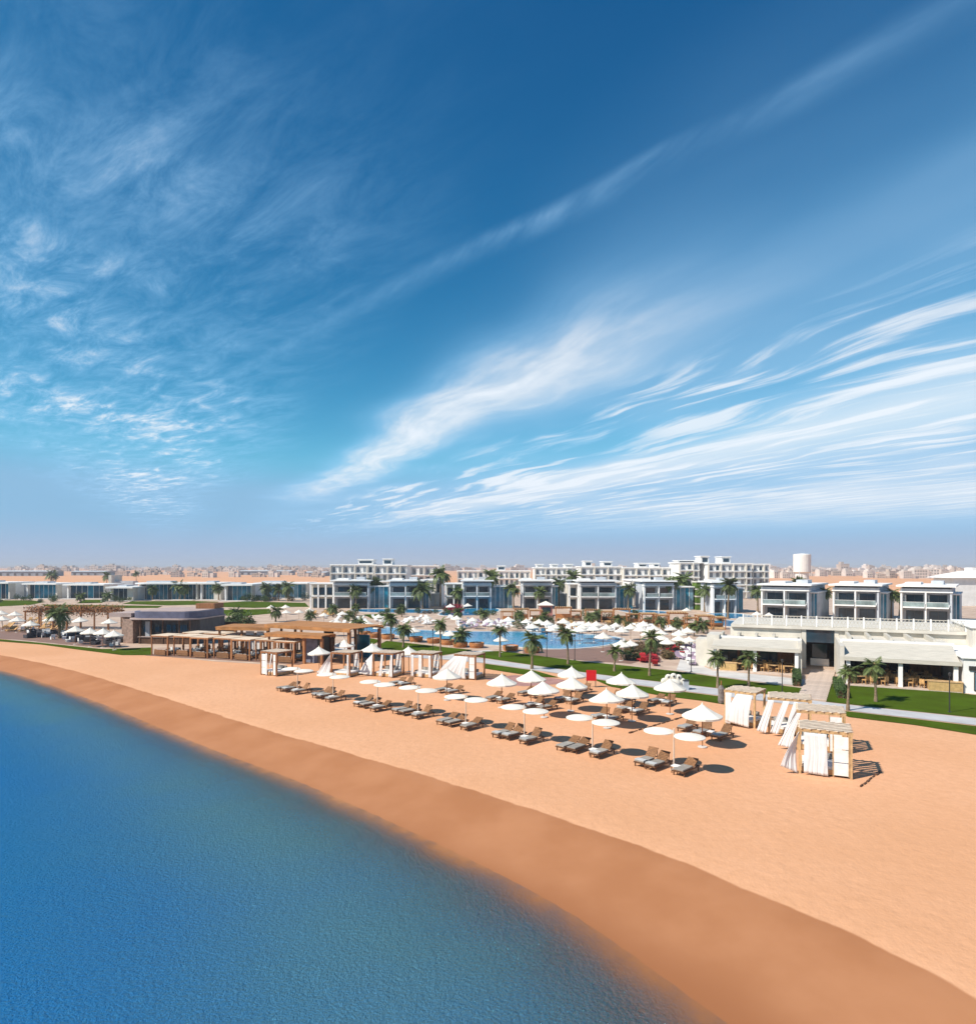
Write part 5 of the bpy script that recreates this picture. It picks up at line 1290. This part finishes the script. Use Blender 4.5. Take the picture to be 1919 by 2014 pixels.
far_palms = [(700,1197,1160,26,'palm at the left glass panes of the leftmost apartment block'),(900,1197,1163,24,'palm behind the red flowers of the cream wing'),(1010,1197,1158,28,'palm before the wide blue stair screens of the third block'),(1060,1198,1164,24,'palm before the block left of the palm gap'),(1235,1200,1158,28,'palm at the stair of the white middle block'),(1385,1204,1160,26,'palm at the foot of the green planted wall'),(1620,1216,1166,26,'palm between the first and second near blocks'),(1752,1220,1168,26,'palm between the second and third near blocks'),(430,1181,1156,22,'palm between the pale pier bungalow and the deep blue one'),(300,1181,1158,20,'palm at the left end of the long glazed bungalow'),(738,1195,1148,34,'palm before the blue glass stair of the leftmost apartment block'),(831,1198,1158,40,'broad palm at the right end of the second apartment block'),(866,1193,1130,36,'tallest dense palm rising above the roofs left of the cream wing'),(966,1196,1136,34,'tall palm in front of the block with red flowers'),
    (1099,1194,1147,28,'left palm of the pair in the gap between two apartment blocks'),(1125,1191,1136,32,'right, taller palm of the pair in the gap between two apartment blocks'),(1319,1199,1147,30,'left palm of the twin palms before the block with blue screens'),(1347,1196,1141,38,'right palm of the twin palms before the block with blue screens'),
    (1431,1217,1152,34,'tall palm before the narrow block with wide balconies'),(1490,1205,1162,30,'yellowish palm left of the near grey block above the parapet'),(1567,1208,1146,30,'palm before the first near grey block above the parapet'),(1543,1208,1180,16,'half hidden palm above the parapet beside a taller one'),
    (1846,1216,1150,14,'bare brown palm trunk before the rightmost near block'),(1768,1212,1174,20,'small palm between the two right near blocks'),(542,1223,1201,24,'small palm on the paving left of the garden parasols'),(610,1226,1209,22,'small palm behind the long pavilion under the parasols'),(686,1222,1210,22,'small palm among the white sunbeds left of the pool'),
    (353,1180,1153,26,'palm with pale trunk before the long glazed bungalow'),(363,1180,1155,22,'second pale trunk palm before the long glazed bungalow'),(159,1186,1172,18,'small palm on the lawn behind the vine pergola'),(212,1183,1170,18,'small palm beside the small box bungalow'),(102,1146,1131,22,'dark palm standing on the desert strip'),(210,1148,1133,18,'palm beyond the cream wall fin'),
    (522,1182,1156,24,'garden palm left in the group before the rear bungalow'),(548,1182,1158,22,'garden palm in the middle of the group before the rear bungalow'),(566,1183,1154,26,'garden palm right in the group before the rear bungalow'),(112,1176,1157,20,'palm between the white bungalow and the garden parasols'),(268,1143,1128,12,'dark slender palm on the sandy plain'),
    (1383,1246,1228,26,'small palm behind the timber frames left of the restaurant'),(1250,1226,1208,22,'small palm among the timber frames behind the pool'),(1175,1224,1206,20,'small palm left among the timber frames behind the pool'),(465,1232,1205,26,'palm with orange foliage behind the timber screen')]
for u, vb, vc, cw, lab in far_palms: palm(u, vb, vc, lab, cw, near=False)
for u, vb, vc, cw in ((950,1226,1206,22),(1020,1228,1207,20),(1070,1232,1212,20),(1160,1236,1214,22),(1215,1240,1216,20),(1300,1244,1222,24),(1330,1250,1226,22),(900,1222,1204,20),(790,1214,1196,20),(655,1214,1196,20),(700,1212,1194,18),(1365,1252,1232,22)):
    palm(u, vb, vc, 'small palm among the white parasols around the lagoon pool', cw, near=False)['group'] = 'small palms around the pool'
palm(117, 1256, 1208, 'big thick trunked palm on the left terrace beside the vine pergola', 44, near=True, seed=77)

# ------------------------------------------------------------------ haze
mh = bpy.data.materials.new('haze'); mh.use_nodes = True
hn, hl = mh.node_tree.nodes, mh.node_tree.links
for x in list(hn):
    if x.bl_idname != 'ShaderNodeOutputMaterial': hn.remove(x)
pv = hn.new('ShaderNodeVolumePrincipled'); pv.inputs['Color'].default_value = (0.82, 0.86, 0.95, 1); pv.inputs['Density'].default_value = 0.00024
pv.inputs['Anisotropy'].default_value = 0.0
hl.new(pv.outputs[0], [x for x in hn if x.bl_idname == 'ShaderNodeOutputMaterial'][0].inputs['Volume'])
hz = B(-10000, 10000, -3500, 11500, -16, 58).build('haze', mh); hz['kind'] = 'stuff'
